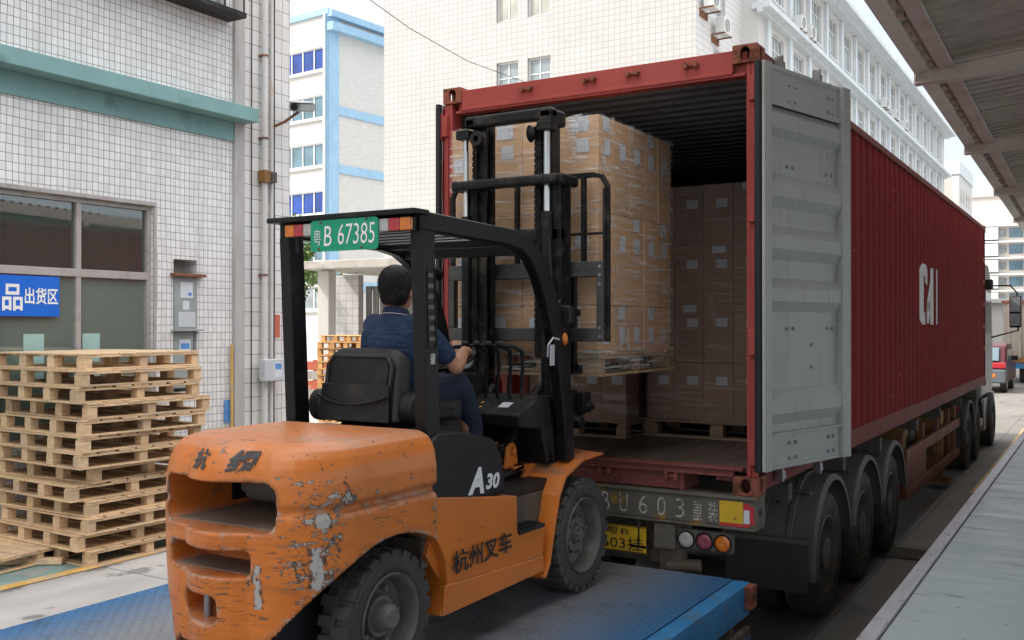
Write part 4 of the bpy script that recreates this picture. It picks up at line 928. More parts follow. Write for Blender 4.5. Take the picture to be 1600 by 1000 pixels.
# company letters painted over the corrugated side
def cai(ch, y0, y1, z0, z1, polys):
    g = G(); vs = []
    bm = bmesh.new()
    for poly in polys:
        f = bm.faces.new([bm.verts.new((0, y0+(y1-y0)*u, z0+(z1-z0)*v)) for u, v in poly])
    bmesh.ops.recalc_face_normals(bm, faces=bm.faces)
    bmesh.ops.triangulate(bm, faces=bm.faces)
    for yy in [q for q in ys if y0 < q < y1]:
        bmesh.ops.bisect_plane(bm, geom=bm.verts[:]+bm.edges[:]+bm.faces[:], plane_co=(0,yy,0), plane_no=(0,1,0))
    for v in bm.verts: v.co.x = -.012-cor(v.co.y)+.006
    me = bpy.data.meshes.new('letter'); bm.to_mesh(me); bm.free(); link('letter', me, MT['lettering'], ct)
y0, z0, z1 = 6.45, 2.36, 3.10
cai('C', 6.46, 6.97, z0, z1, [[(.0,.12),(.25,.0),(.75,0),(.75,.20),(.42,.20),(.42,.80),(.75,.80),(.75,.70),(1,.62),(1,.88),(.78,1),(.25,1),(0,.88)]])
cai('A', 6.98, 7.46, z0, z1, [[(.0,.0),(.30,0),(.40,.22),(.40,.36),(.62,.36),(.62,.0),(.95,.0),(.95,.97),(.55,.97),(.38,.62)][:0] or [(.0,.02),(.30,.02),(.66,.97),(.50,.97)],
     [(.50,.97),(.95,.97),(.95,0),(.62,0),(.62,.97)], [(.16,.22),(.62,.22),(.62,.38),(.24,.38)]])
cai('I', 7.70, 7.90, z0, z1, [[(0,0),(1,0),(1,.97),(0,.97)]])
# yellow handling marks at the far end
for z in (3.5,3.1,2.7,2.3,1.9): ob('mark', G().box(.0005,.003,13.35,13.42,z,z+.06), MT['yellow'], ct)

# ================================================================== TRAILER
tr = thing('container_trailer', 'dirty three axle trailer carrying the red container, numbered bumper and yellow plate', 'trailer', (-1.2, 6, 0))
g = G(); g.box(-2.44,.0,-.035,-.02,.975+.09,1.235); g.box(-2.44,.0,-.05,.17,1.238,1.256); g.box(-2.44,.0,-.05,.16,1.045,1.062); g.box(-.012,.0,-.02,.16,1.062,1.238); g.box(-2.44,-2.43,-.02,.16,1.062,1.238)
ob('rear_bumper', g, MT['bumper'], tr, .003)
g = G(); g.box(-1.25,-1.12,-.06,-.02,1.256,1.268); ob('rub_pad', g, MT['trailer'], tr)
ob('slot', G().lathe([(-.001,.0),(.003,.0),(.003,.028),(-.001,.028)], (.0,.06,1.15), 'x', 16), MT['ink'], tr)
YB = -.0362; R_, U_ = (1,0,0), (0,0,1)
for chx, s_ in ((-1.05,'B'),(-.915,'U'),(-.772,'6'),(-.64,'0'),(-.509,'3')):
    txt('stencil_character', s_, (chx,YB,1.148), R_, U_, .060, .125, MT['chalk'], tr, -.012)
for chx, s_ in ((-.388,'重'),(-.283,'装')): 
    txt('stencil_character', s_, (chx,YB,1.145), R_, U_, .062, .125, MT['chalk'], tr, -.004)
ob('yellow_reflector', G().box(-.238,-.082,YB-.003,YB,1.085,1.225), MT['yellow'], tr)
g = G(); g.box(-.238,-.085,YB-.0025,YB,1.064,1.083); g.box(-.080,-.040,YB-.0025,YB,1.066,1.215); g.box(-.038,-.012,YB-.0025,YB,1.085,1.20); ob('red_reflector', g, MT['redref'], tr)
ob('small_label', G().box(-.078,-.040,YB-.004,YB-.0026,1.09,1.175), MT['paperwhite'], tr)
# frame beams
g = G()
for x in (-1.62,-.82):
    g.box(x-.06,x+.06,.0,13.2,1.18,1.20); g.box(x-.006,x+.006,.0,13.2,.86,1.18); g.box(x-.06,x+.06,.0,13.2,.84,.86)
for y in (.9,2.6,4.2,6.4,8.3,10.5,12.6): g.box(-2.40,-.04,y-.05,y+.05,1.10,1.22)
ob('chassis_beam', g, MT['trailer'], tr)
g = G(); g.box(-1.20,-.52,.10,.13,.74,1.045) ; g.box(-2.1,-1.2,.10,.13,.74,1.045); ob('plate_bracket', g, MT['castdark'], tr)
g = G(); g.box(-.70,-.545,-.03,.10,.86,1.035); ob('socket_box', g, MT['bumper'], tr, .012); g = G(); g.box(-.67,-.52,.0,.12,.70,1.045); g.cyl((-.62,.02,.74),(-.40,.06,.76),.045,n=12); ob('bracket_arm', g, MT['castdark'], tr, .006)
pl = ob('number_plate', G().box(-1.21,-.765,-.0,.004,.805,.985), MT['plateyel'], tr, .002)
txt('plate_text', '粤B', (-.985,-.0025,.945), R_, U_, .19, .052, MT['ink'], pl, .0); txt('plate_text', 'U603挂', (-.985,-.0025,.865), R_, U_, .40, .088, MT['ink'], pl, .0)
g = G(); g.box(-1.205,-.77,-.002,-.001,.808,.812); g.box(-1.205,-.77,-.002,-.001,.978,.982); ob('plate_border', g, MT['ink'], pl)
for lx0 in (-.54, -2.29):
    lc = ob('lamp_cluster', G().box(lx0,lx0+.385,-.02,.03,.872,1.012), MT['trailer'], tr, .018)
    for k, mm in enumerate(('clearlens','redlens_dusty','amber')):
        kk = k if lx0 > -1 else 2-k; cx = lx0+.068+.125*kk
        ring = ob('lamp_ring', G().lathe([(-.03,.052),(-.018,.052),(-.018,.060),(-.03,.060)], (cx,0,.942), 'y', 24), MT['black'], lc)
        ob('lamp_lens', G().lathe([(-.024,0),(-.030,.02),(-.027,.04),(-.020,.053),(-.018,.053),(-.018,0)], (cx,0,.942), 'y', 24), MT[mm], lc, smooth=50)
# wheels
def truck_tyre(g, cx, cy, cz, R, w, s=1):
    # s=+1: outer face at cx, tyre extends to cx - w*s
    a = lambda d: -d*s
    pr = [(a(.035),.30),(a(.012),.33),(a(.0),R*.80),(a(.02),R*.955),(a(.05),R*.992),(a(w-.05),R*.992),(a(w-.02),R*.955),(a(w),R*.80),(a(w-.012),.33),(a(w-.035),.30)]
    g.lathe(pr, (cx,cy,cz), 'x', 48)
    for off in (.09,.145,.20):
        pass
def truck_wheel(parent, cx, cy, R=.505, w=.27, s=1, rim='rimgrey', name='wheel'):
    cz = R; g = G(); truck_tyre(g, cx, cy, cz, R, w, s)
    wheel = ob(name, G().lathe([(-.05*s,.13),(-.02*s,.13),(-.02*s,.0),(-.05*s,.0)], (cx,cy,cz), 'x', 24), MT[rim], parent)
    ob('tyre', g, MT['rubber'], wheel, smooth=35)
    a = lambda d: -d*s
    ob('rim', G().lathe([(a(.035),.300),(a(.02),.312),(a(.012),.300),(a(.03),.288),(a(.19),.272),(a(.235),.19),(a(.22),.12),(a(.22),.0),(a(.26),.0),(a(.26),.28),(a(.05),.305)], (cx,cy,cz), 'x', 48), MT[rim], wheel, smooth=35)
    g = G(); g.lathe([(a(.22),.0),(a(.12),.0),(a(.125),.05),(a(.14),.08),(a(.22),.095)], (cx,cy,cz), 'x', 24)
    for k in range(10): q = 2*pi*k/10; g.cyl((cx+a(.228),cy+.155*cos(q),cz+.155*sin(q)),(cx+a(.185),cy+.155*cos(q),cz+.155*sin(q)),.018,n=6)
    ob('hub', g, MT['trailer'], wheel, smooth=35)
    g2 = G(); truck_tyre(g2, cx-s*.31, cy, cz, R, w, s); ob('inner_tyre', g2, MT['rubber'], wheel, smooth=35)
    return wheel
AX = (1.98, 3.33, 4.68)
for y in AX:
    truck_wheel(tr, -.02, y); truck_wheel(tr, -2.42, y, s=-1)
    ob('axle', G().cyl((-2.3,y,.505),(-.15,y,.505),.065,n=12), MT['trailer'], tr, smooth=40)
def mudguard(parent, x0, x1, cy, cz, r, a0, a1, mat='fender', n=18):
    g = G(); vs = []
    for k in range(n+1):
        q = radians(a0+(a1-a0)*k/n); c_, s_ = cos(q), sin(q)
        rr = r
        for x, d in ((x0,-.0),(x0,.012),(x0+(x1-x0)*.33,.012),(x0+(x1-x0)*.34,.022),(x0+(x1-x0)*.40,.022),(x0+(x1-x0)*.41,.012),(x0+(x1-x0)*.66,.012),(x0+(x1-x0)*.67,.022),(x0+(x1-x0)*.72,.022),(x0+(x1-x0)*.73,.012),(x1-.02,.012),(x1,-.0),(x1,-.035),(x1-.008,-.035),(x1-.012,.0)):
            vs.append((x, cy+(rr+d)*c_, cz+(rr+d)*s_))
    k_ = 15; fs = [(i*k_+j, i*k_+(j+1) % k_, (i+1)*k_+(j+1) % k_, (i+1)*k_+j) for i in range(n) for j in range(k_)]; fs += [tuple(range(k_)), tuple(n*k_+j for j in range(k_))]
    g.add(vs, fs); return ob('mudguard', g, MT[mat], parent, smooth=30)
for i, y in enumerate(AX):
    mg = mudguard(tr, -.66, .02, y, .52, .62, 8, 190 if i == 0 else 172)
    g = G(); g.box(-.66,-.18,y-.61,y-.58,1.02,1.05) ; g.cyl((-.7,y-.40,1.09),(-.06,y-.42,1.05),.022,n=8); g.box(-.30,-.25,y-.46,y-.42,.92,1.10); ob('mudguard_stay', g, MT['trailer'], mg, .004)
    mudguard(tr, -2.46, -1.78, y, .52, .62, 8, 190 if i == 0 else 172)
for x0, x1 in ((-.66,-.02),(-2.42,-1.78)):
    g = G(); g.prism([(x0,.40),(x0+.0,.74),(x1,.74),(x1,.36),(x1-.03,.33),(x0+.05,.33)], 'y', 1.315, 1.325); mf = ob('mud_flap', g, MT['mudflap'], tr, .004)
    ob('clamp_bar', G().box(x0,x1,1.306,1.315,.70,.735), MT['fender'], mf, .003)
# side guard, landing legs and tanks
sgd = ob('side_guard', (lambda g: (g.box(-.10,-.05,5.75,10.35,.80,.93), g.box(-.10,-.05,5.75,10.35,.36,.48), [g.box(-.16,-.10,y,y+.07,.36,1.12) for y in (5.78,7.25,8.5,9.6,10.28)], g)[-1])(G()), MT['trailer_brown'], tr, .006)
g = G(); g.box(-.075,-.062,5.78,7.2,.40,.90); ob('guard_panel', g, MT['trailer_brown'], sgd)
for y in (7.0,8.2,9.5,10.3): ob('hanger', G().box(-.40,-.32,y,y+.10,.45,1.2), MT['mustard'], tr, .006)
ob('guard_end_plate', G().box(-.9,-.12,6.0,6.08,.9,1.15), MT['mustard'], tr); ob('air_tank', G().cyl((-.5,6.6,.95),(-.5,7.6,.95),.16,n=20), MT['mustard'], tr, .01, 40)
g = G(); g.box(-.42,-.16,9.2,9.5,.12,1.1); g.box(-.55,-.06,9.15,9.55,.08,.12); ob('landing_leg', g, MT['mustard'], tr, .006, 40)
ob('spare_tank', G().box(-2.2,-.35,7.9,8.6,.55,1.05), MT['trailer'], tr, .03)
ob('tool_box', G().box(-.75,-.16,10.55,11.1,.62,1.10), MT['trailer'], tr, .01)
ob('air_tank', G().tube([(-.6,9.9,.80),(-.6,9.95,.80),(-.6,11.5,.80),(-.6,11.55,.80)], [.1,.17,.17,.1], 16), MT['mustard'], tr, smooth=40)

# ================================================================== TRACTOR UNIT
tk = thing('tractor_unit', 'pale truck tractor ahead of the red container, big side mirrors', 'truck', (-1.2, 15, 0))
MT['cab'] = simple('pale_cab_paint', (.26,.24,.23), .4, 0, .08, 2, dirt=(.25,.21,.18), damt=(.55,.75))
g = G(); cab = [(14.15,1.0),(16.1,1.0),(16.25,1.35),(16.25,2.15),(16.0,3.25),(15.5,3.55),(14.2,3.55)]
g.prism(cab, 'x', -2.34, -.12); ob('cab', g, MT['cab'], tk, .05, seg=3)
for s in (1,-1):
    X = (lambda a: a) if s > 0 else (lambda a: -2.41-a)
    ob('side_window', G().box(X(-.125),X(-.112),14.9,15.9,2.2,3.0), MT['glass_grey'], tk)
    mr = ob('mirror', G().box(X(.20),X(.42),16.05,16.15,2.30,2.95), MT['black'], tk, .03)
    ob('mirror_arm', G().tube([(X(-.13),16.0,3.15),(X(.22),16.12,3.15),(X(.34),16.12,3.0),(X(.36),16.12,2.25),(X(-.13),16.05,2.1)], .018, 8), MT['black'], mr, smooth=40)
    ob('mirror_glass', G().box(X(.22),X(.40),16.04,16.048,2.62,2.92), MT['steel'], mr)
    ob('mirror_glass', G().box(X(.22),X(.40),16.04,16.048,2.34,2.58), MT['steel'], mr)
    ob('side_step', G().box(X(-.35),X(-.10),14.4,15.1,.35,.95), MT['cab'], tk, .02)
ob('roof_lamp', G().box(-.25,.05,14.35,14.60,3.02,3.22), MT['black'], tk, .03)
ob('frame', G().box(-1.7,-.72,10.9,16,.75,1.0), MT['blackdull'], tk)
ob('bumper', G().box(-2.36,-.10,16.1,16.4,.35,1.0), MT['cab'], tk, .04)
for y in (11.55, 12.85): truck_wheel(tk, -.05, y); truck_wheel(tk, -2.39, y, s=-1); mudguard(tk, -.66, -.02, y, .52, .60, 15, 165)
truck_wheel(tk, -.02, 15.3); truck_wheel(tk, -2.42, 15.3, s=-1)
g = G(); g.prism([(-.68,.45),(-.68,1.05),(-.06,1.05),(-.06,.45)], 'y', 10.88, 10.90); ob('mud_flap', g, MT['mudflap'], tk)
ob('tail_lamp', G().box(-.60,-.12,10.84,10.88,.98,1.06), MT['redlens'], tk, .006)
ob('fuel_tank', G().box(-.55,-.10,13.55,14.15,.45,.98), MT['steel'], tk, .06)

# ================================================================== LOADS
def rounded(g, x0, x1, y0, y1, z0, z1): return g.box(x0,x1,y0,y1,z0,z1)
boxcache = {}
def carton(w, d, h, front, side, dark, label, group, loc, flags):
    """flags: which stickers; box origin at its low (-x,-y) corner"""
    key = (round(w,3),round(d,3),round(h,3),dark,flags)
    if key not in boxcache:
        b = ob('cardboard_box', G().box(.0015,w-.0015,.0015,d-.0015,.001,h-.001), MT['cardshade' if dark else 'card'], None, .004)
        e = .0022
        if 'f' in flags: s = ob('sticker', G().box(w*.42,w*.42+.095,-e,-e+.0015,h*.62,h*.62+(.07 if dark else .09)), MT['labelshade' if dark else 'label']); s.parent = b
        if 'g' in flags: s = ob('sticker', G().box(w*.08,w*.08+.095,-e,-e+.0015,h*.52,h*.52+.10), MT['label']); s.parent = b
        if 't' in flags: s = ob('tape', G().box(w*.3,w*.75,-e,-e+.0015,h-(.06 if dark else .10),h-.002), MT['labelshade' if dark else 'label']); s.parent = b
        if 's' in flags: s = ob('sticker', G().box(w+e-.0015,w+e,d*.32,d*.32+.088,h*.60,h*.60+.105), MT['label']); s.parent = b
        if 'u' in flags: s = ob('sticker', G().box(w+e-.0015,w+e,d*.25,d*.25+.10,h-.09,h-.002), MT['label']); s.parent = b
        if 'l' in flags: s = ob('sticker', G().box(w+e-.0015,w+e,d*.30,d*.30+.085,h*.18,h*.18+.11), MT['label']); s.parent = b
        if 'L' in flags: s = ob('sticker', G().box(w*.2,w*.2+.10,-e,-e+.0015,h*.45,h*.45+.09), MT['label']); s.parent = b
        boxcache[key] = b; o = b
    else: o = dup(boxcache[key])
    o.location = loc; return tag(o, label, 'cardboard box', group)
ordn = ['first','second','third','fourth','fifth','sixth']
# raised load on the forks
LX0, LX1, LY0, LY1, LZ = -2.01, -.878, -.50, .72, 2.175
tiers = [(LZ,.305,'bottom'),(LZ+.305,.605,'middle'),(LZ+.91,.62,'top')]
nx, ny = 4, 5; wx, wy = (LX1-LX0)/nx, (LY1-LY0)/ny
rj = random.Random(3)
for z, h, tn in tiers:
    for i in range(nx):
        for j in range(ny):
            if j > 0 and i < nx-1: continue
            fl = ''
            if j == 0: fl += {'top':'ft' if i in (1,3) else ('g' if i == 0 else 'f'),'middle':'f' if i % 2 else 'fL','bottom':'L'}[tn]
            if i == nx-1: fl += {'top':'su' if j in (0,3) else 's','middle':'su' if j in (0,2,4) else 's','bottom':'lu' if j in (1,3) else 'l'}[tn]
            if j == 0: lab = 'carton on the lifted pallet, %s layer, %s from the left facing the mast' % (tn, ordn[i]) if i < 3 else 'carton on the lifted pallet, %s layer, at the near right corner' % tn
            else: lab = 'carton on the lifted pallet, %s layer, %s along its right side from the near corner' % (tn, ordn[j])
            carton(wx, wy, h, 1, 1, False, lab, 'cartons on the lifted pallet', (LX0+i*wx+rj.uniform(-.003,.003), LY0+j*wy+rj.uniform(-.004,.002) if j == 0 else LY0+j*wy, z), fl)
# stretch film
def film(name, x0, x1, y0, y1, z0, z1, label, mat='wrap', faces='fr', nz=26, seed=1):
    rr = random.Random(seed); g = G(); e = .010
    path = []
    N1, N2 = 26, 28
    if 'f' in faces: path += [(x0-e+(x1-x0+2*e)*k/N1, y0-e) for k in range(N1+1)]
    if 'r' in faces: path += [(x1+e, y0-e+(y1-y0+2*e)*k/N2) for k in range(1 if 'f' in faces else 0, N2+1)]
    n = len(path); vs = []
    for j in range(nz+1):
        z = z0+(z1-z0)*j/nz
        for k, (x, y) in enumerate(path):
            q = .004*sin(k*1.9+j*.7)+.003*rr.uniform(-1,1)
            vs.append((x+(q if x >= x1 else 0), y-(q if y <= y0 else 0), z+.006*rr.uniform(-1,1)))
    g.add(vs, [(j*n+k,j*n+k+1,(j+1)*n+k+1,(j+1)*n+k) for j in range(nz) for k in range(n-1)])
    return tag(ob(name, g, MT[mat], smooth=60), label, 'stretch wrap')
film('stretch_wrap', LX0, LX1, LY0-.004, LY1, LZ-.02, LZ+1.535, 'clear stretch film wound round the cartons on the lifted pallet')
film('stretch_wrap_skirt', LX0-.01, LX1+.01, LY0-.016, LY1, LZ-.12, LZ+.02, 'bunched film skirt hanging over the edge of the lifted pallet', 'wrapheavy', nz=6, seed=4)
# pallets
def make_pallet(w, d, h, nbx, nby, mats, name, label, cat='pallet', group=None, seed=0, deckgap=.035):
    r = random.Random(seed); e = thing(name, label, cat, (0,0,0), group)
    td, bb, st = .019, .019, .019; bh = h-td-bb-st
    g = G(); n = 7; bw = (d-deckgap*(n-1))/n
    for i in range(n):
        y = i*(bw+deckgap)+r.uniform(-.004,.004); g.box(r.uniform(-.008,.006), w+r.uniform(-.006,.008), y, y+bw, h-td+r.uniform(0,.002), h)
    ob('deck', g, mats[0], e, .002, seg=1)
    g = G()
    for i in range(nbx):
        x = i*(w-.10)/(nbx-1); g.box(x, x+.10, .0+r.uniform(0,.006), d-r.uniform(0,.006), h-td-st, h-td-.001)
    ob('stringer', g, mats[1], e, .002, seg=1)
    g = G()
    for j in range(nby):
        y = j*(d-.10)/(nby-1); g.box(r.uniform(-.006,.004), w+r.uniform(-.004,.006), y, y+.10, 0, bb-.001)
    g.box(0,.10,.101,d-.101,0,bb-.003); g.box(w-.10,w,.101,d-.101,0,bb-.003)
    ob('base_board', g, mats[2], e, .002, seg=1)
    for i in range(nbx):
        for j in range(nby):
            x = i*(w-.13)/(nbx-1); y = j*(d-.10)/(nby-1)
            ob('block', G().box(x+.004,x+.118+r.uniform(-.01,.01),y+r.uniform(.002,.01),y+.098,bb,bb+bh-.001), mats[(i+j) % 3], e, .002, seg=1)
    return e
W3 = [MT['wood'],MT['wood'],MT['wood']]; WL3 = [MT['woodload'],MT['woodload'],MT['woodload']]; WD3 = [MT['wooddark']]*3; WO3 = [MT['woodorange']]*3
# under the lifted load
p = make_pallet(1.16, 1.26, .15, 4, 3, WL3, 'wooden_pallet', 'wooden pallet held up on the forks under the film wrapped cartons', seed=2); p.location = (LX0-.01, LY0-.02, LZ-.152)
# stacked at the left
base = make_pallet(1.48, 1.45, .158, 4, 3, W3, 'wooden_pallet', '', 'pallet', 'pale wooden pallets stacked by the tiled warehouse', seed=5)
rj = random.Random(12); nth = ['bottom','second from bottom','third from the bottom','fourth from the bottom','fifth from the bottom','sixth from the bottom','the middle one','sixth from the top','fifth from the top','fourth from the top','third from the top','second from the top','topmost']
for k in range(13):
    lab = 'pale pallet in the tall stack by the tiled warehouse, %s' % nth[k]
    a = radians(rj.uniform(-3.4,3.4)); ox, oy = rj.uniform(-.06,.04), rj.uniform(-.06,.06)
    if k in (4,): ox -= .08; a = radians(-3)
    loc = (-8.02+ox, -.12+oy, .001+k*.1595)
    if k == 0: base.location = loc; base.rotation_euler = (0,0,a); base['label'] = lab
    else: dup(base, loc, a, lab)
dup(base, (-8.25,-.95,.012), radians(5), 'loose pale pallet at the foot of the tall stack', 'pale wooden pallets by the warehouse').scale = (.85,.8,.9)
pk = tag(ob('timber_plank', G().box(0,1.5,0,.10,0,.055, M=Matrix.Translation((-8.1,-1.02,.012)) @ Matrix.Rotation(radians(34),4,'Z')), MT['wood'], bevel=.004), 'loose pale timber plank lying on the floor in front of the pallet stack', 'plank')
# orange stack far behind the driver
ol = make_pallet(1.2, 1.1, .16, 4, 3, WO3, 'orange_pallet', '', 'pallet', 'orange pallets stacked behind the forklift', seed=9)
for k in range(13):
    lab = 'orange pallet in the sunlit stack beyond the seat, %s' % nth[k]
    loc = (-14.5+rj.uniform(-.04,.04) + (.10 if k > 11 else 0), 11.9+rj.uniform(-.04,.04), .001+k*.162)
    if k == 0: ol.location = loc; ol['label'] = lab; ol.rotation_euler = (0,0,radians(12))
    else: dup(ol, loc, radians(12+rj.uniform(-4,4)), lab)
# loads inside the container
def inner_load(x0, nxx, w, y0, z0, name_, side_cols, d=.26):
    zs = [(z0,.47),(z0+.47,.475),(z0+.945,.475),(z0+1.42,.50)]
    ln = ['bottom','lower middle','upper middle','top']
    for t, (z, h) in enumerate(zs):
        for i in range(nxx):
            fl = 'f' + ('t' if (i*3+t) % 4 == 0 else '')
            pos = ['leftmost','second from the left','third from the left','fourth from the left','rightmost'][i if i < nxx-1 else 4]
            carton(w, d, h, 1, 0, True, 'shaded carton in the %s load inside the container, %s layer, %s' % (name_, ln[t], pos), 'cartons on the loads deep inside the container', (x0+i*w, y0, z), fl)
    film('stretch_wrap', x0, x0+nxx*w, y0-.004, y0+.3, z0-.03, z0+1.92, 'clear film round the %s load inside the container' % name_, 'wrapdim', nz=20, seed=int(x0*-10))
inner_load(-1.405, 5, .249, 1.50, 1.575, 'right', 0)
inner_load(-2.355, 4, .226, 1.18, 1.575, 'left', 0)
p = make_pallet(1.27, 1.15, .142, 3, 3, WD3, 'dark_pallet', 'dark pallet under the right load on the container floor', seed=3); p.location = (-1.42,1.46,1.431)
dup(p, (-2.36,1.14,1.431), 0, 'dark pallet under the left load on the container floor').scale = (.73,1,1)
# further loads filling the container behind
# ================================================================== LIFT PLATFORM
def tread(name, base, base2):
    m = M(name, base, .42, .25); m.vary(.12, 1.5)
    o = m.xyz(); K = 26.0
    u = m.math('MULTIPLY', o[0], K); v = m.math('MULTIPLY', o[1], K)
    par = m.math('MODULO', m.math('ABSOLUTE', m.math('ADD', m.math('FLOOR', u), m.math('FLOOR', v))), 2.0)
    fu = m.math('SUBTRACT', m.math('FRACT', u), .5); fv = m.math('SUBTRACT', m.math('FRACT', v), .5)
    a = m.math('ADD', fu, fv); b = m.math('SUBTRACT', fu, fv)
    # choose long axis by cell parity
    la = m.math('ADD', m.math('MULTIPLY', a, par), m.math('MULTIPLY', b, m.math('SUBTRACT', 1.0, par)))
    lb = m.math('ADD', m.math('MULTIPLY', b, par), m.math('MULTIPLY', a, m.math('SUBTRACT', 1.0, par)))
    e = m.math('ADD', m.math('POWER', m.math('DIVIDE', la, .74), 2.0), m.math('POWER', m.math('DIVIDE', lb, .20), 2.0))
    h = m.ramp(e, 1.0, .35, 0, 1)
    worn = m.ramp(m.noise(1.1, 7, (1.2,.6,1), .6), .40, .60, 0, 1)
    mid = m.math('MULTIPLY', m.ramp(o[0], -3.0, -2.4, 0, 1), m.ramp(o[0], -.15, -.75, 0, 1))
    wf = m.math('MULTIPLY', m.math('MAXIMUM', worn, .84), mid); m.mix(wf, base2); 
    m.mix(m.math('MULTIPLY', m.math('MULTIPLY', h, wf), .7), (.40,.41,.43)); m.mix(m.ramp(m.noise(2.2, 8, (1,1,1), .65, (3,3,3)), .55, .7, 0, .65), (.05,.048,.045))
    m.mixr(m.math('MULTIPLY', h, .7), .30)
    m.hgt(h, 1.0); return m.done(1.0, .012)
MT['tread'] = tread('blue_tread_plate', (.045,.17,.37), (.27,.262,.255))
lp = thing('lift_platform', 'blue steel lift platform with worn tread plate under the forklift', 'platform', (-1.5,-3,0))
PZ = .76
ob('deck', G().box(-3.06,-.115,-9.0,-.16,PZ-.02,PZ), MT['tread'], lp, .003)
g = G(); g.box(-.105,.0,-9.0,-.16,PZ-.05,PZ-.004); g.box(-.115,-.105,-9,.035,PZ-.09,PZ-.05); g.box(-.03,.0,-9.0,-.17,PZ-.20,PZ-.05); ob('edge_beam', g, MT['bluesteel'], lp, .004)
g = G(); g.box(-3.06,-.13,-.20,-.16,PZ-.20,PZ-.021); g.box(-3.06,-3.02,-9,-.20,PZ-.20,PZ-.021); ob('skirt', g, MT['bluesteel'], lp, .004)
g = G(); g.box(-.02,.03,-9,-.25,PZ-.30,PZ-.25); g.box(-.06,-.02,-9,-.25,PZ-.34,PZ-.30)
for i in range(12): g.box(-.05,-.01,-.5-.75*i,-.44-.75*i,PZ-.30,PZ-.19)
ob('lower_rail', g, MT['castdark'], lp, .004)
g = G(); g.box(-.10,.01,-.50,-.17,.05,PZ-.31); g.box(-.10,.01,-3.2,-2.8,.05,PZ-.31); g.box(-3.0,-2.9,-.50,-.17,0,PZ-.2); ob('leg', g, MT['bluesteel'], lp, .006)
g = G(); g.box(-.03,.045,-.27,-.155,PZ-.15,PZ-.01); ob('corner_bracket', g, MT['casting'], lp, .008)
ob('bracket_hole', G().lathe([(0,0),(.003,0),(.003,.018),(0,.018)], (.044,-.21,PZ-.08), 'x', 14), MT['ink'], lp)

# ================================================================== FORKLIFT
fk = thing('forklift', 'scratched orange forklift with black overhead guard, raised mast and a driver', 'forklift', (-1.31,-1.8,PZ))
XC = -1.31
# --- counterweight: lofted body, then openings cut
HW = .510; CX = -1.300
def cw_outline(hw, yr, yf, rc, bul, n=10):
    pts = [(CX+hw, yf)]
    cx, cy = CX+hw-rc, yr+rc
    pts.append((CX+hw, (yf+cy)/2))
    for k in range(n+1):
        q = -(pi/2)*k/n; pts.append((cx+rc*cos(q), cy+rc*sin(q)))
    xs = [cx-(2*(hw-rc))*k/8 for k in range(1, 8)]
    for x in xs: t = (x-CX)/(hw-rc); pts.append((x, yr-bul*(1-t*t)))
    for k in range(n+1):
        q = -pi/2-(pi/2)*k/n; pts.append((CX-hw+rc+rc*cos(q), cy+rc*sin(q)))
    pts.append((CX-hw, (yf+cy)/2)); pts.append((CX-hw, yf))
    return pts
secs = [(.88,-.05,.04),(.94,-.02,.015),(1.08,.0,.0),(1.30,.010,-.012),(1.50,.012,-.018),(1.562,.014,-.018),(1.580,-.012,-.016),(1.600,-.012,-.016),(1.618,.014,-.016),(1.70,.012,-.012),(1.76,.004,.000),(1.80,-.010,.016),(1.832,-.030,.036),(1.850,-.055,.062),(1.860,-.085,.095)]
def cw_mesh():
    g = G(); rings = []
    for z, dh, dy in secs:
        rings.append([(x, y, z) for x, y in cw_outline(HW+dh, -3.265+dy, -2.41 - (0 if z < 1.81 else (z-1.81)*.25), max(.10, .33+dh*.5), .075)])
    n = len(rings[0]); vs = [v for r in rings for v in r]; fs = []
    for i in range(len(rings)-1):
        for j in range(n): fs.append((i*n+j, i*n+(j+1) % n, (i+1)*n+(j+1) % n, (i+1)*n+j))
    fs.append(tuple(range(n-1,-1,-1))); k = len(rings)-1; c = len(vs); vs.append((CX, -2.8, 1.868))
    for j in range(n): fs.append((k*n+j, k*n+(j+1) % n, c))
    return g.add(vs, fs)
def rrect(u0, u1, v0, v1, r, n=5, rr=None):
    out = []
    for (cx, cy, a) in ((u1-r,v1-r,0),(u0+r,v1-r,90),(u0+r,v0+r,180),(u1-r,v0+r,270)):
        for k in range(n+1): q = radians(a+90*k/n); out.append((cx+r*cos(q), cy+r*sin(q)))
    return out
def cut(target, cutters):
    for c in cutters:
        me = c.mesh('cutter'); co = bpy.data.objects.new('cutter', me); COL.objects.link(co)
        md = target.modifiers.new('b', 'BOOLEAN'); md.operation = 'DIFFERENCE'; md.solver = 'EXACT'; md.object = co
        bpy.context.view_layer.update()
        dg = bpy.context.evaluated_depsgraph_get(); new = bpy.data.meshes.new_from_object(target.evaluated_get(dg))
        target.modifiers.clear(); old = target.data; mats = list(old.materials); target.data = new
        bpy.data.objects.remove(co)
    new.name = target.name
    if len(new.materials) == 0:
        for m_ in mats: new.materials.append(m_)
cwo = ob('counterweight', cw_mesh(), MT['orangeCW'], fk)
cutters = []
cutters.append(G().prism(rrect(-1.655,-.985,1.500,1.705,.055), 'y', -3.6, -2.60))
cutters.append(G().prism(rrect(-1.60,-1.10,1.315,1.425,.035), 'y', -3.6, -3.06))
cutters.append(G().prism(rrect(-1.49,-1.24,1.115,1.235,.03), 'y', -3.6, -3.10))
cutters.append(G().prism(rrect(-1.60,-1.46,.80,.99,.03), 'y', -3.6, -3.10)); cutters.append(G().prism(rrect(-1.34,-1.18,.80,.97,.03), 'y', -3.6, -3.10))
arch = [(-2.17,.5)]+[(-2.71+.54*cos(radians(a)), .985+.44*sin(radians(a))) for a in range(0, 181, 6)]+[(-3.25,.5)]
for xa, xb in ((-1.06,-.5),(-2.2,-1.63)): cutters.append(G().prism(arch, 'x', xa, xb))
cut(cwo, cutters)
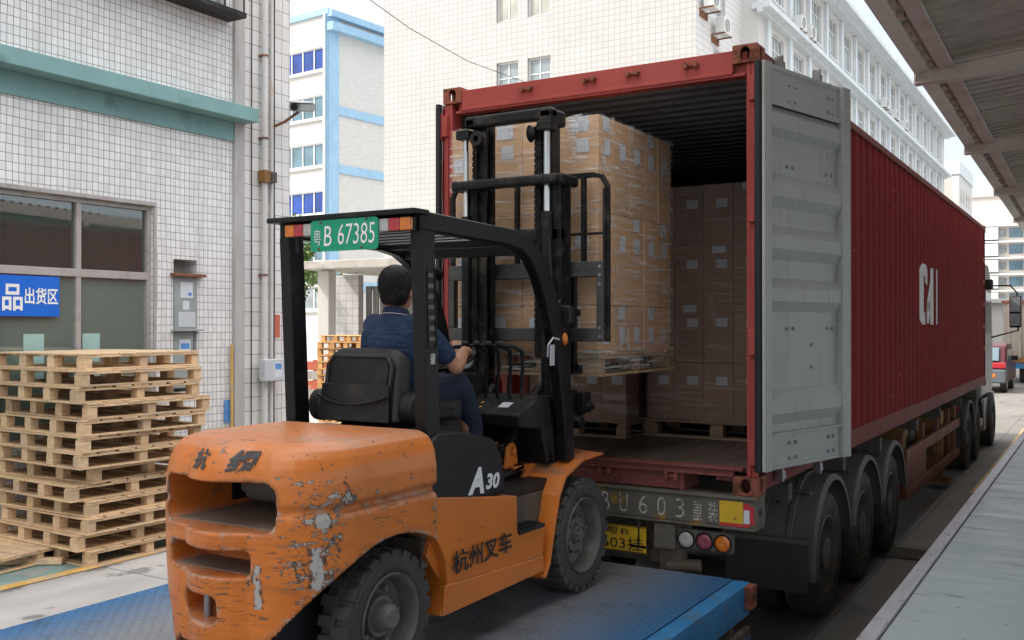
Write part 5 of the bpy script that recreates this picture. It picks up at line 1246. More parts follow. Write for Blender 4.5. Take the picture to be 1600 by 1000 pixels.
def remesh(o, vox, it, fac=.5):
    r = o.modifiers.new('r', 'REMESH'); r.mode = 'VOXEL'; r.voxel_size = vox; sm_ = o.modifiers.new('s', 'SMOOTH'); sm_.iterations = it; sm_.factor = fac
    bpy.context.view_layer.update(); nm = bpy.data.meshes.new_from_object(o.evaluated_get(bpy.context.evaluated_depsgraph_get()))
    mats = [m_ for m_ in o.data.materials]; o.modifiers.clear(); nm.name = o.name; nm.materials.clear()
    for m_ in mats[:1]: nm.materials.append(m_)
    nm.polygons.foreach_set('use_smooth', [True]*len(nm.polygons)); o.data = nm
remesh(cwo, .0065, 7)
for s in (1,-1):
    X = lambda a: a if s > 0 else 2*CX-a
    g = G(); g.prism(arch[1:-1], 'x', X(-1.055), X(-1.045)); ins = [(-2.71+.532*cos(radians(a)),   .985+.432*sin(radians(a))) for a in range(0, 121, 6)]; n = len(ins)
    g.add([(X(-.90),y,z) for y, z in ins]+[(X(-1.05),y,z) for y, z in ins], [(k,k+1,n+k+1,n+k) for k in range(n-1)]); ob('wheel_well', g, MT['gasket'], cwo)
ob('cavity_floor', G().box(-1.645,-.975,-3.20,-2.61,1.500,1.506), MT['dust'], cwo); ob('cavity_floor', G().box(-1.58,-1.12,-3.24,-3.07,1.315,1.320), MT['dust'], cwo)
g = G(); g.box(-1.652,-1.645,-2.86,-2.61,1.51,1.69); g.box(-.996,-.988,-2.86,-2.61,1.51,1.69); g.box(-1.645,-.99,-2.9,-2.61,1.695,1.702); g.box(-1.645,-.975,-2.68,-2.60,1.506,1.70); ob('cavity_lining', g, MT['gasket'], cwo)
g = G(); g.cyl((-1.50,-2.86,1.60),(-1.15,-2.86,1.60),.062,n=18); g.cyl((-1.56,-2.86,1.60),(-1.50,-2.86,1.60),.03,n=12); g.box(-1.18,-1.16,-2.88,-2.84,1.62,1.67); ob('muffler', g, MT['rimgrey'], cwo, smooth=40)
ob('tow_pin', G().cyl((-1.375,-3.25,1.07),(-1.375,-3.25,1.22),.018,n=12), MT['steel'], cwo, smooth=40)
# cast lettering on the upper rear face
def on_cw(p):
    # rear surface at z: nearest section offset
    z = p.z
    for (za,_,da),(zb,_,db) in zip(secs, secs[1:]):
        if za <= z <= zb: dy = da+(db-da)*(z-za)/(zb-za); break
    else: dy = 0
    rc = .33; t = (p.x-CX)/(HW-rc); y = -3.265+dy-.075*(1-t*t) if abs(t) < 1 else -3.265+dy+ (rc-sqrt(max(0, rc*rc-(abs(p.x-CX)-(HW-rc))**2)))
    return Vector((p.x, y-.004, z))
def cw_text(name, s, x, z, w, h):
    me = text_mesh(s, .035, .15)
    bm = bmesh.new(); bm.from_mesh(me)
    bmesh.ops.triangulate(bm, faces=bm.faces)
    bmesh.ops.subdivide_edges(bm, edges=[e for e in bm.edges if e.calc_length() > .12], cuts=2, use_grid_fill=True); bm.to_mesh(me); bm.free()
    xs = [v.co.x for v in me.vertices]; yy = [v.co.y for v in me.vertices]
    for v in me.vertices:
        v.co = on_cw(Vector((x+((v.co.x-min(xs))/(max(xs)-min(xs))-.5)*w, 0, z+((v.co.y-min(yy))/(max(yy)-min(yy))-.5)*h)))
    me.materials.clear(); link(name, me, MT['markgrey'], cwo)
MT['markgrey'] = simple('dark_grey_raised_character', (.06,.062,.065), .55, 0, .2, 20)
cw_text('cast_character', '抗', -1.335, 1.795, .095, .085); cw_text('cast_character', '绸', -1.14, 1.790, .120, .095)
# --- wheels
def fork_wheel(cx, cy, cz, R, w, s, name='wheel', drive=True):
    a = lambda d: -d*s
    wheel = ob(name, G().lathe([(a(.10),.0),(a(.06),.0),(a(.06),R*.30),(a(.10),R*.32)], (cx,cy,cz), 'x', 24), MT['rimgrey'], fk)
    g = G(); g.lathe([(a(.012),R*.66),(a(.0),R*.72),(a(.0),R*.86),(a(.012),R*.90),(a(.012),R*.935),(a(w-.012),R*.935),(a(w),R*.86),(a(w),R*.68),(a(w-.03),R*.62),(a(.04),R*.62)], (cx,cy,cz), 'x', 64)
    n = 24 if drive else 22
    for k in range(n):
        for side in (0, 1):
            q = 2*pi*(k+(.5 if side else 0))/n; dq = 2*pi/n*.40
            x0, x1 = (a(.004), a(w*.56)) if not side else (a(w*.44), a(w-.004))
            def P(x, q_, r): return (cx+x, cy+r*cos(q_), cz+r*sin(q_))
            vs = [P(x0,q-dq,R*.86),P(x0,q+dq,R*.86),P(x1,q+dq*.8,R*.86),P(x1,q-dq*.8,R*.86),P(x0,q-dq*.85,R*.985),P(x0,q+dq*.85,R*.985),P(x1,q+dq*.7,R),P(x1,q-dq*.7,R)]
            g.add(vs, [(0,1,2,3),(4,5,6,7),(0,1,5,4),(1,2,6,5),(2,3,7,6),(3,0,4,7)])
    ob('tyre', g, MT['rubber'], wheel, .004, 30)
    g = G(); g.lathe([(a(.012),R*.66),(a(-.004),R*.645),(a(.004),R*.62),(a(.03),R*.585),(a(.09),R*.55),(a(.125),R*.42),(a(.125),0),(a(.17),0),(a(.17),R*.58)], (cx,cy,cz), 'x', 48)
    ob('rim', g, MT['rimgrey'], wheel, smooth=35)
    g = G()
    if drive:
        g.lathe([(a(.125),0),(a(.02),0),(a(.022),R*.10),(a(.035),R*.16),(a(.07),R*.20),(a(.125),R*.24)], (cx,cy,cz), 'x', 24)
        for k in range(8):
            q = 2*pi*k/8+.2; g.cyl((cx+a(.125),cy+R*.33*cos(q),cz+R*.33*sin(q)),(cx+a(.06),cy+R*.31*cos(q),cz+R*.31*sin(q)),.017,n=6); g.cyl((cx+a(.06),cy+R*.33*cos(q),cz+R*.33*sin(q)),(cx+a(.04),cy+R*.33*cos(q),cz+R*.33*sin(q)),.009,n=8)
        for k in range(8): q = 2*pi*k/8; g.cyl((cx+a(.03),cy+R*.13*cos(q),cz+R*.13*sin(q)),(cx+a(.015),cy+R*.13*cos(q),cz+R*.13*sin(q)),.007,n=6)
    else:
        g.lathe([(a(.085),0),(a(-.01),0),(a(-.01),R*.14),(a(.01),R*.19),(a(.05),R*.22),(a(.085),R*.30)], (cx,cy,cz), 'x', 24)
        for k in range(5): q = 2*pi*k/5; g.cyl((cx+a(.09),cy+R*.40*cos(q),cz+R*.40*sin(q)),(cx+a(.06),cy+R*.40*cos(q),cz+R*.40*sin(q)),.014,n=6)
    ob('hub', g, MT['rimgrey'], wheel, smooth=35)
fork_wheel(-.775, -.90, PZ+.340, .340, .235, 1); fork_wheel(2*XC+.775, -.90, PZ+.340, .340, .235, -1)
fork_wheel(-.795, -2.73, PZ+.302, .302, .17, 1, drive=False); fork_wheel(2*XC+.795, -2.73, PZ+.302, .302, .17, -1, drive=False)
ob('axle', G().box(-1.75,-.90,-2.80,-2.66,.93,1.05), MT['castdark'], fk, .01); ob('front_axle', G().cyl((-1.75,-.90,1.07),(-.95,-.90,1.07),.10,n=16), MT['castdark'], fk)
# --- chassis side panels (orange) left and right
pan = [(-2.418,1.545),(-1.625,1.435),(-1.618,1.235),(-1.320,1.215),(-1.345,.975),(-2.335,.965),(-2.275,1.10),(-2.29,1.22),(-2.36,1.33),(-2.46,1.40),(-2.55,1.432),(-2.53,1.475),(-2.418,1.49)]
for s in (1,-1):
    X = lambda a: a if s > 0 else 2*XC-a
    g = G(); g.prism(pan, 'x', X(-.812), X(-.90))
    g.prism([(-2.33,.965),(-1.345,.975),(-1.35,1.06),(-2.31,1.11)], 'x', X(-.812), X(-.800))
    ob('side_panel', g, MT['orange'], fk, .012, seg=3)
    g = G(); g.prism([(-2.39,1.26),(-2.28,1.12),(-2.30,.975),(-2.22,.975),(-2.20,1.15),(-2.34,1.36)], 'x', X(-.86), X(-1.10)); ob('inner_arch', g, MT['orange'], fk)
    g = G(); g.box(X(-.80),X(-.985),-1.612,-1.335,1.222,1.242)
    for i in range(6): g.box(X(-.815),X(-.97),-1.60+i*.043,-1.575+i*.043,1.242,1.252)
    ob('step', g, MT['plastic'], fk, .003)
    g = G(); g.prism([(-1.62,1.43),(-1.26,1.40),(-1.32,1.23),(-1.62,1.235)], 'x', X(-.99), X(-1.04)); ob('step_riser', g, MT['orange'], fk)
    # mudguard over the front wheel: folded plate
    out = [(-1.345,.93),(-1.290,1.00),(-1.235,1.18),(-1.175,1.36),(-1.095,1.465),(-.88,1.535),(-.60,1.545)]
    inn = [(y, z) for y, z in out]
    g = G(); xo, xi = X(-.79), X(-1.03); n = len(out); vs = []
    for i, (y, z) in enumerate(out):
        wq = 1.0 if i < n-2 else .92
        vs += [(xo,y,z),(xi,y-.03 if i < 4 else y,z+(.03 if i > 2 else 0)),(xi,y-.02,z+(.018 if i > 2 else 0)),(xo,y-.014,z+.014)]
    fs = []
    for i in range(n-1):
        for j in range(4): fs.append((i*4+j,i*4+(j+1) % 4,(i+1)*4+(j+1) % 4,(i+1)*4+j))
    fs += [(0,1,2,3),tuple((n-1)*4+j for j in range(4))]
    g.add(vs, fs)
    ob('mudguard', g, MT['orange'], fk, .005)
    g = G(); g.prism([(-1.62,1.235),(-1.30,1.22),(-1.25,1.40),(-1.10,1.53),(-.55,1.55),(-.55,1.46),(-1.05,1.42),(-1.62,1.0)], 'x', X(-1.03), X(-1.06)); g.box(X(-1.04),X(-1.22),-1.28,-.62,1.50,1.53); ob('fender_inner', g, MT['orange'], fk, .004)
    g = G()
    for d in (0, .10):
        g.prism([(-1.30,1.51),(-1.16,1.51)]+[(-1.23+.05*cos(q_),1.615+.05*sin(q_)) for q_ in (radians(a) for a in range(0,181,20))], 'x', X(-1.08-d), X(-1.10-d))
    g.cyl((X(-1.06),-1.23,1.615),(X(-1.22),-1.23,1.615),.022,n=12); lug = ob('tilt_bracket', g, MT['orange'], fk, .003)
    g = G(); g.cyl((X(-1.14),-1.23,1.615),(X(-1.14),-1.10,1.73),.045,n=14); g.cyl((X(-1.14),-1.13,1.70),(X(-1.14),-.80,1.95),.035,n=14); g.sphere((X(-1.14),-1.23,1.615),.052,14); ob('tilt_cylinder', g, MT['blackdull'], fk, smooth=40)
# --- black cover with model badge
g = G(); cov = [(-2.405,1.475),(-2.405,1.80),(-2.34,1.835),(-2.05,1.815),(-1.84,1.765),(-1.77,1.68),(-1.715,1.462)]
g.prism(cov, 'x', -.815, 2*XC+.815); ob('engine_cover', g, MT['plastic'], fk, .025, seg=4)
R_, U_ = Vector((0,1,-.055)), Vector((0,.0,1))
txt('badge_letter', 'A', (-.8125,-2.025,1.570), R_, U_, .150, .135, MT['white'], fk, .05, .25); txt('badge_letter', '30', (-.8125,-1.868,1.550), R_, U_, .135, .082, MT['white'], fk, .04, .2)
g = G(); g.box(-.8135,-.811,-2.395,-1.75,1.722,1.726); ob('cover_seam', g, MT['ink'], fk)
txt('side_lettering', '杭州叉车', (-.7985,-1.975,1.205), Vector((0,1,.02)), U_, .55, .115, MT['ink'], fk, .02)
# --- floor, cowl, console
g = G(); g.box(-1.72,-.90,-1.78,-.95,1.40,1.46); g.prism([(-1.75,1.44),(-1.62,1.44),(-1.15,1.50),(-1.15,1.54),(-1.62,1.48)], 'x', -1.04, -1.60); ob('floor_plate', g, MT['plastic'], fk, .01)
g = G(); g.box(-1.74,-.88,-2.40,-1.75,1.2,1.47); g.box(-1.72,-.90,-2.2,-.85,.95,1.40); ob('chassis', g, MT['castdark'], fk)
g = G(); con = [(-1.40,1.845),(-1.16,1.935),(-1.02,1.935),(-1.0,1.60),(-1.06,1.52),(-1.14,1.74),(-1.38,1.775)]
g.prism(con, 'x', -1.42, -.935); ob('console', g, MT['plastic'], fk, .014, seg=3)
g = G(); g.prism([(-1.10,1.93),(-.93,1.93),(-.86,1.50),(-.98,1.50)], 'x', -.93, -1.70); ob('cowl', g, MT['plastic'], fk, .02, seg=3)
n_ = Vector((0,-.09,.24)).normalized(); U2 = Vector((0,.24,.09)).normalized()
def onpan(x, t, w, h, mt, nm): 
    c = Vector((x,-1.40,1.845))+U2*t+n_*.003; 
    vs = [c-Vector((w/2,0,0))-U2*h/2, c+Vector((w/2,0,0))-U2*h/2, c+Vector((w/2,0,0))+U2*h/2, c-Vector((w/2,0,0))+U2*h/2]; ob(nm, G().add(vs, [(0,1,2,3)]), mt, fk)
onpan(-1.09,.12,.07,.07,MT['paperwhite'],'console_label'); onpan(-.995,.17,.07,.10,MT['ink'],'console_recess'); onpan(-1.178,.13,.008,.24,MT['ink'],'console_joint')
for i, (x, t) in enumerate(((-1.35,.08),(-1.31,.13),(-1.26,.14),(-1.29,.07),(-1.24,.08))): onpan(x,t,.018,.022,MT['paperwhite' if i % 2 else 'yellow'],'lever_symbol')
for k in range(4):
    x = -1.275+.082*k; 
    lv = ob('lever', G().tube([(x,-1.20,1.90),(x-.005,-1.21,1.96),(x+.012,-1.215,2.11),(x+.014,-1.23,2.20),(x-.01,-1.27,2.225),(x-.07,-1.31,2.235)], [.010,.010,.011,.012,.011,.011], 10), MT['black'], fk, smooth=40)
    g = G(); g.sphere((x-.08,-1.315,2.242), .022, 12, sc=(1.2,1,.9)); g.lathe([(-.0,.0),(.0,.02),(.02,.012),(.02,0)], (x,-1.20,1.895), 'z', 12); q = ob('lever_knob', g, MT['plastic'], lv, smooth=60)
# dash, steering column and wheel
g = G(); g.prism([(-1.42,1.60),(-1.45,2.04),(-1.30,2.075),(-1.12,2.06),(-1.02,1.96),(-1.02,1.6)], 'x', -1.66, -1.36); ob('dashboard', g, MT['plastic'], fk, .03, seg=4)
sc_ = Vector((-1.40,-1.43,2.16)); ax = Vector((0,-.42,1)).normalized(); e1 = Vector((1,0,0)); e2 = ax.cross(e1).normalized()
sw = ob('steering_wheel', G().tube([sc_+e1*.165*cos(2*pi*k/36)+e2*.165*sin(2*pi*k/36) for k in range(36)], .013, 10, closed=True), MT['black'], fk, smooth=60)
g = G(); 
for k in range(3): q = 2*pi*k/3+.5; g.tube([sc_-ax*.03, sc_+(e1*cos(q)+e2*sin(q))*.16], .009, 8)
g.cyl(sc_-ax*.05, sc_+ax*.005, .035, n=16); ob('spoke', g, MT['black'], sw, smooth=40)
ob('steering_column', G().cyl(sc_-ax*.05, sc_-ax*.42, .045, .06, n=16), MT['plastic'], fk, smooth=40)
# --- seat
g = G(); Ms = Matrix.Translation((-1.395,-2.20,1.85)) @ Matrix.Rotation(radians(-9), 4, 'X')
def softback(w0, w1, h, d0, d1, M_, nn=10):
    g = G(); vs = []; 
    rings = []
    for k in range(nn+1):
        t = k/nn; z = h*t; w = (w0+(w1-w0)*t)
        if t > .80: w *= sqrt(max(.02, 1-((t-.80)/.2)**2*.45))
        dd = d0+(d1-d0)*t
        if t > .85: dd *= sqrt(max(.05, 1-((t-.85)/.15)**2*.6))
        ring = []
        for a in range(24):
            q = 2*pi*a/24; c_, s_ = cos(q), sin(q); ex = .35
            ring.append(M_ @ Vector((math.copysign(abs(c_)**ex, c_)*w/2, math.copysign(abs(s_)**.6, s_)*dd/2-(.05*(abs(c_)**3) if False else 0), z)))
        rings.append(ring)
    n = 24; vs = [v for r in rings for v in r]; fs = [(i*n+j,i*n+(j+1) % n,(i+1)*n+(j+1) % n,(i+1)*n+j) for i in range(nn) for j in range(n)]; fs += [tuple(range(n)), tuple(nn*n+j for j in range(n))]
    return g.add(vs, fs)
sb = ob('seat_back', softback(.54,.50,.385,.15,.12,Ms), MT['vinyl'], fk, .015, 60, 3)
g = G(); g.prism(rrect(-.19,.19,.12,.325,.04), 'y', -.081, -.074, M=Ms); ob('back_panel', g, MT['plastic'], sb, .004)
g = G(); g.tube([Ms @ Vector(p) for p in ((-.205,-.078,.04),(-.21,-.078,.29),(-.175,-.078,.335),(.175,-.078,.335),(.21,-.078,.29),(.205,-.078,.04))], .012, 8); ob('back_piping', g, MT['vinyl'], sb, smooth=50)
g = G(); vs = []; NN = 12
for k in range(NN+1):
    u = -.235+.47*k/NN
    for z, d in ((-.0,-.092),(.185,-.100),(.19,-.094),(.0,-.07)): vs.append(Ms @ Vector((u*(1.0 if z < .1 else .93), d-(.012*(1-(u/.235)**2) if z > .1 else .02*(1-(u/.235)**2)), z)))
g.add(vs, [(i*4+j,i*4+(j+1) % 4,(i+1)*4+(j+1) % 4,(i+1)*4+j) for i in range(NN) for j in range(4)]); ob('pocket', g, MT['plastic'], sb, smooth=40)
g = G(); g.tube([Ms @ Vector((-.225+.45*k/12, -.118-.02*(1-((k-6)/6)**2), .125-.045*(1-((k-6)/6)**2))) for k in range(13)], .008, 8); ob('pocket_piping', g, MT['black'], sb, smooth=50)
g = G(); g.prism(rrect(-.26,.25,-.02,.50,.06), 'z', 0, .13, M=Matrix.Translation((-1.38,-2.14,1.83))); ob('cushion', g, MT['vinyl'], fk, .035, seg=4)
ob('seat_base', G().box(-1.60,-1.10,-2.16,-1.72,1.74,1.84), MT['plastic'], fk, .02)
for s in (1,-1):
    xx = -1.39+s*.30; g = G(); g.prism([(-2.18+.075*cos(radians(a)),1.93+.085*sin(radians(a))) for a in range(0,360,20)], 'x', xx-.045, xx+.045); g.box(xx-.03,xx+.03,-2.20,-1.85,1.86,1.92); ob('hip_restraint', g, MT['plastic'], fk, .015, 40, 3)
# --- overhead guard
out = [(-2.445,2.895),(-1.62,2.875),(-1.45,2.85),(-1.32,2.795),(-1.22,2.71),(-1.12,2.56),(-1.02,2.36),(-.955,2.13),(-.905,1.86),(-.885,1.54)]
inn = [(-2.445,2.80),(-1.66,2.785),(-1.52,2.765),(-1.42,2.72),(-1.33,2.63),(-1.24,2.48),(-1.15,2.28),(-1.075,2.05),(-1.02,1.82),(-.99,1.54)]
for s, x0, x1 in ((1,-.845,-.915),(-1,-1.755,-1.685)):
    g = G(); n = len(out); vs = []
    for (ya, za), (yb, zb) in zip(out, inn): vs += [(x0,ya,za),(x1,ya,za),(x1,yb,zb),(x0,yb,zb)]
    fs = [(i*4+j,i*4+(j+1) % 4,(i+1)*4+(j+1) % 4,(i+1)*4+j) for i in range(n-1) for j in range(4)]+[(0,1,2,3),tuple((n-1)*4+j for j in range(4))]
    g.add(vs, fs); ob('guard_side_beam', g, MT['black'], fk, .012, 32, 3)
    g = G(); yb, yt = -2.375, -2.445
    vs = [(x0,yb,1.44),(x1,yb,1.44),(x1,yb+.11,1.44),(x0,yb+.11,1.44),(x0,yt,2.805),(x1,yt,2.805),(x1,yt+.11,2.805),(x0,yt+.11,2.805)]
    g.add(vs, [(0,1,2,3),(4,5,6,7),(0,1,5,4),(1,2,6,5),(2,3,7,6),(3,0,4,7)]); po = ob('guard_post', g, MT['black'], fk, .008, None, 3)
    if s > 0:
        # vent slots and small decals on the post's outer face
        def pp_(t, dy, off=.002): y = yb+(yt-yb)*t+dy; return Vector((x0+off, y, 1.44+1.365*t))
        g = G(); 
        for k in range(7):
            t = .62+.037*k; a = pp_(t,.035); g.box(a.x-.001,a.x+.002,a.y,a.y+.045,a.z-.011,a.z+.011)
        ob('vent_slot', g, MT['lens_dim'] if 'lens_dim' in MT else MT['rimgrey'], po, .002)
        g = G(); a = pp_(.60,.025); g.tube([a+Vector((0,0,-.02)),a+Vector((0,.065,-.02)),a+Vector((0,.052,.36)),a+Vector((0,-.008,.36))], .004, 6, closed=True); ob('vent_frame', g, MT['plastic'], po)
        a = pp_(.555,.04); ob('decal', G().box(a.x-.0005,a.x+.001,a.y,a.y+.035,a.z-.03,a.z+.02), MT['decal'] if 'decal' in MT else MT['chalk'], po)
g = G(); g.box(-1.77,-.83,-2.52,-2.40,2.872,2.898); g.box(-1.70,-.90,-2.455,-2.42,2.80,2.872); ob('guard_rear_beam', g, MT['black'], fk, .005)
for k in range(7):
    y = -2.27+.115*k; g = G(); Mb = Matrix.Translation((0,y,2.835-.003*k)) @ Matrix.Rotation(radians(-60),4,'X'); g.box(-1.69,-.91,-.004,.004,-.022,.022, M=Mb); ob('guard_bar', g, MT['black'], fk, .002)
g = G(); g.box(-1.69,-.91,-1.47,-1.40,2.745,2.80); g.box(-1.69,-.91,-1.62,-1.55,2.79,2.84); ob('guard_front_beam', g, MT['black'], fk, .006)
# rear lights and number plate
def tail(x0, x1, order):
    yb = -2.475; w = (x1-x0)/3
    hb = ob('light_housing', G().box(x0-.004,x1+.004,yb+.0,-2.455,2.795,2.862), MT['black'], fk, .004)
    for i, mm in enumerate(order): ob('light_lens', G().box(x0+w*i+.001,x0+w*(i+1)-.001,yb-.028,yb,2.798,2.859), MT[mm], hb, .006, seg=3)
tail(-1.660,-1.475,('amber','redlens','clearlens')); tail(-1.062,-.868,('clearlens','redlens','amber'))
ct_ = ob('light_cap', G().cyl((-1.60,-2.47,2.72),(-1.60,-2.47,2.80),.012,n=8), MT['black'], fk)
np_ = ob('number_plate', G().prism(rrect(-1.475,-1.050,2.715,2.870,.02), 'y', -2.512, -2.506), MT['plategreen'], fk)
R_, U_ = (1,0,.0), (0,0,1)
txt('plate_text', 'B', (-1.362,-2.514,2.790), R_, U_, .050, .098, MT['white'], np_, .0, .08); txt('plate_text', '67385', (-1.183,-2.514,2.795), R_, U_, .228, .100, MT['white'], np_, -.004, .08)
txt('plate_text', '粤', (-1.430,-2.514,2.785), R_, U_, .046, .078, MT['white'], np_, -.008)
g = G(); 
for x, z in ((-1.41,2.858),(-1.12,2.862),(-1.42,2.727),(-1.15,2.728)): g.sphere((x,-2.514,z),.0065,8)
ob('plate_screw', g, MT['rust'], np_, smooth=60)
# mirror, lamps on the front leg
mr = ob('mirror', G().prism(rrect(-.905,-.80,2.345,2.47,.03), 'y', -1.03, -.97), MT['plastic'], fk, .012, seg=3)
ob('mirror_stem', G().tube([(-.88,-1.10,2.42),(-.875,-1.02,2.50),(-.87,-.97,2.49),(-.85,-.97,2.35)], .006, 6), MT['black'], mr)
ob('indicator_lamp', G().sphere((-.845,-1.02,2.27), .026, 12, sc=(.8,1,1.5)), MT['amber'], fk, smooth=60)
g = G(); g.tube([(-.86,-1.20,2.17),(-.845,-1.22,2.24),(-.84,-1.17,2.28),(-.84,-1.10,2.27)], .006, 6); g.box(-.846,-.838,-1.20,-1.155,2.12,2.24); ob('work_lamp', g, MT['lightgrey'], fk)
g = G(); g.cyl((-1.74,-1.22,2.70),(-1.74,-1.05,2.67),.04,n=14); ob('work_lamp', g, MT['black'], fk, smooth=40)
ob('beacon', G().lathe([(0,0),(0,.035),(.045,.035),(.065,.02),(.07,0)], (-1.72,-1.30,2.90), 'z', 16), MT['amber'], fk, smooth=50)
ob('fan_disc', G().lathe([(-.006,.0),(-.006,.05),(.006,.055),(.006,0)], (-1.44,-1.18,2.14), 'y', 20), MT['steel'], fk)

# --- mast
def chan(g, x, s, y0, y1, z0, z1, t=.014, w=.055):
    """steel channel, web at x, flanges opening towards s"""
    g.box(x, x+s*t, y0, y1, z0, z1); g.box(x+s*t, x+s*w, y0, y0+.022, z0, z1); g.box(x+s*t, x+s*w, y1-.022, y1, z0, z1)
MXR, MXL = -.99, -1.70
for nm, xr, xl, y0, y1, z0, z1 in (('outer_mast_rail', MXR, MXL, -.80, -.66, PZ+.13, 3.30), ('inner_mast_rail', MXR-.075, MXL+.075, -.775, -.665, 1.9, 3.69)):
    for x, s in ((xr,-1),(xl,1)):
        g = G(); chan(g, x, s, y0, y1, z0, z1, .02, .085 if 'outer' in nm else .075); ob(nm, g, MT['blackdull'], fk, .003)
g = G(); g.box(MXL-.03,MXR+.03,-.90,-.80,3.225,3.285); g.box(MXL-.05,MXL+.0,-.90,-.66,3.22,3.29); g.box(MXR-.0,MXR+.06,-.88,-.66,3.215,3.285); ob('mast_tie_bar', g, MT['blackdull'], fk, .02, seg=3)
g = G(); g.box(MXL+.03,MXR-.03,-.86,-.78,3.63,3.705); g.box(MXL+.03,MXL+.12,-.86,-.66,3.63,3.70); g.box(MXR-.13,MXR-.03,-.86,-.66,3.60,3.70); ob('mast_top_bar', g, MT['blackdull'], fk, .02, seg=3)
g = G(); g.box(MXL,MXR,-.80,-.74,2.88,2.96); ob('mast_tie_bar', g, MT['blackdull'], fk, .01); g = G(); g.box(MXL,MXR,-.80,-.70,PZ+.2,PZ+.45); ob('mast_tie_bar', g, MT['blackdull'], fk, .01)
g = G(); g.box(-1.0,-.90,-.86,-.70,2.41,2.45); g.box(MXR,MXR+.03,-.86,-.62,1.70,1.95); ob('mast_bracket', g, MT['blackdull'], fk, .006)
g = G(); g.cyl((MXR,-.72,1.75),(MXR+.11,-.72,1.75),.04,n=14); g.cyl((MXR+.02,-.62,1.80),(MXR+.11,-.58,1.86),.035,n=14); g.box(MXR,MXR+.09,-.66,-.56,1.80,1.93); ob('roller', g, MT['blackdull'], fk, .004, 40)
for x, rr in ((MXR-.085,.030),(MXL+.02,.024)):
    rod = ob('lift_rod', G().cyl((x,-.82,2.9),(x,-.82,3.62),rr*.72,n=20), MT['chrome'], fk, smooth=40); ob('lift_cylinder', G().cyl((x,-.82,PZ+.3),(x,-.82,3.06),rr*1.25,n=20), MT['blackdull'], rod, smooth=40)
    ob('rod_head', G().box(x-.05,x+.05,-.87,-.77,3.56,3.62), MT['blackdull'], rod, .008)
def chain(x, y, z0, z1):
    g = G(); z = z0; k = 0
    while z < z1:
        for d in (-.014,-.005,.005,.014): 
            if (k % 2) == (abs(d) > .01): g.box(x+d-.0032,x+d+.0032,y-.011,y+.011,z,z+.030)
        g.cyl((x-.018,y,z+.012),(x+.018,y,z+.012),.004,n=6); z += .019; k += 1
    return ob('lift_chain', g, MT['blackdull'], fk)
for x in (-1.62,-1.54,-1.145,-1.20): chain(x, -.80 if x in (-1.62,-1.145) else -.72, 2.15, 3.60)
for x in (-1.58,-1.175):
    g = G(); g.lathe([(-.03,.0),(-.03,.055),(-.018,.042),(.018,.042),(.03,.055),(.03,0)], (x,-.80,3.56), 'x', 24); ob('chain_pulley', g, MT['blackdull'], fk, smooth=40)
ob('hose_reel', G().lathe([(-.03,.02),(-.03,.045),(-.02,.05),(.02,.05),(.03,.045),(.03,.02)], (-1.56,-.86,3.55), 'y', 28), MT['plastic'], fk, smooth=40)
ob('hydraulic_hose', G().tube([(-1.02,-.84,1.5),(-1.03,-.86,2.0),(-1.02,-.86,2.6),(-1.05,-.84,2.9)], .011, 8), MT['plastic'], fk, smooth=60)
# carriage, load backrest and forks
ca = ob('carriage', (lambda g: (g.box(-1.945,-.775,-.64,-.585,2.655,2.755), g.box(-1.945,-.775,-.64,-.585,2.25,2.335), g.box(-1.945,-1.90,-.64,-.585,2.335,2.655), g.box(-.825,-.775,-.64,-.585,2.335,2.655), g.box(-1.70,-1.60,-.66,-.60,2.2,2.8), g.box(-1.20,-1.05,-.66,-.60,2.2,2.8), g)[-1])(G()), MT['greasegrey'] if 'greasegrey' in MT else MT['blackdull'], fk, .006)
g = G()
for i in (0,1,6,7,8): ob('bolt', G().cyl((-.80,-.645,2.28+.055*i),(-.80,-.635,2.28+.055*i),.011,n=8), MT['steel'], ca, smooth=40)
ob('grease_cap', G().cyl((-1.84,-.62,2.77),(-1.84,-.62,2.80),.03,n=12), MT['steel'], ca, smooth=40)
def bar(g, a, b, t=.012, d=.022): g.box(min(a[0],b[0])-t, max(a[0],b[0])+t, -.60-d, -.60+d, min(a[1],b[1])-t, max(a[1],b[1])+t)
g = G(); g.tube([(-1.935,-.60,2.4),(-1.935,-.60,3.22),(-1.90,-.60,3.285),(-1.84,-.60,3.30),(-.86,-.60,3.30),(-.80,-.60,3.285),(-.765,-.60,3.22),(-.765,-.60,2.25)], .022, 4); 
for x in (-1.62,-1.42,-1.22,-.93): bar(g, (x,2.75), (x,3.28))
bar(g, (-1.93,2.93), (-.77,2.93), .008, .01); bar(g, (-.775,2.3),(-.775,3.2),.01,.03); ob('load_backrest', g, MT['blackdull'], fk, .003)
for x in (-1.72,-1.07):
    g = G(); g.box(x-.065,x+.065,-.585,-.545,2.06,2.74); g.prism([(-.585,2.045),(.55,2.055),(.55,2.075),(-.50,2.09),(-.585,2.12)], 'x', x-.065, x+.065); ob('fork', g, MT['blackdull'], fk, .005)
tag(ob('paper_scrap', G().box(-1.49,-1.32,-.528,-.524,2.77,2.95), MT['paperwhite']), 'crumpled pale paper caught between the mast and the lifted cartons', 'paper')

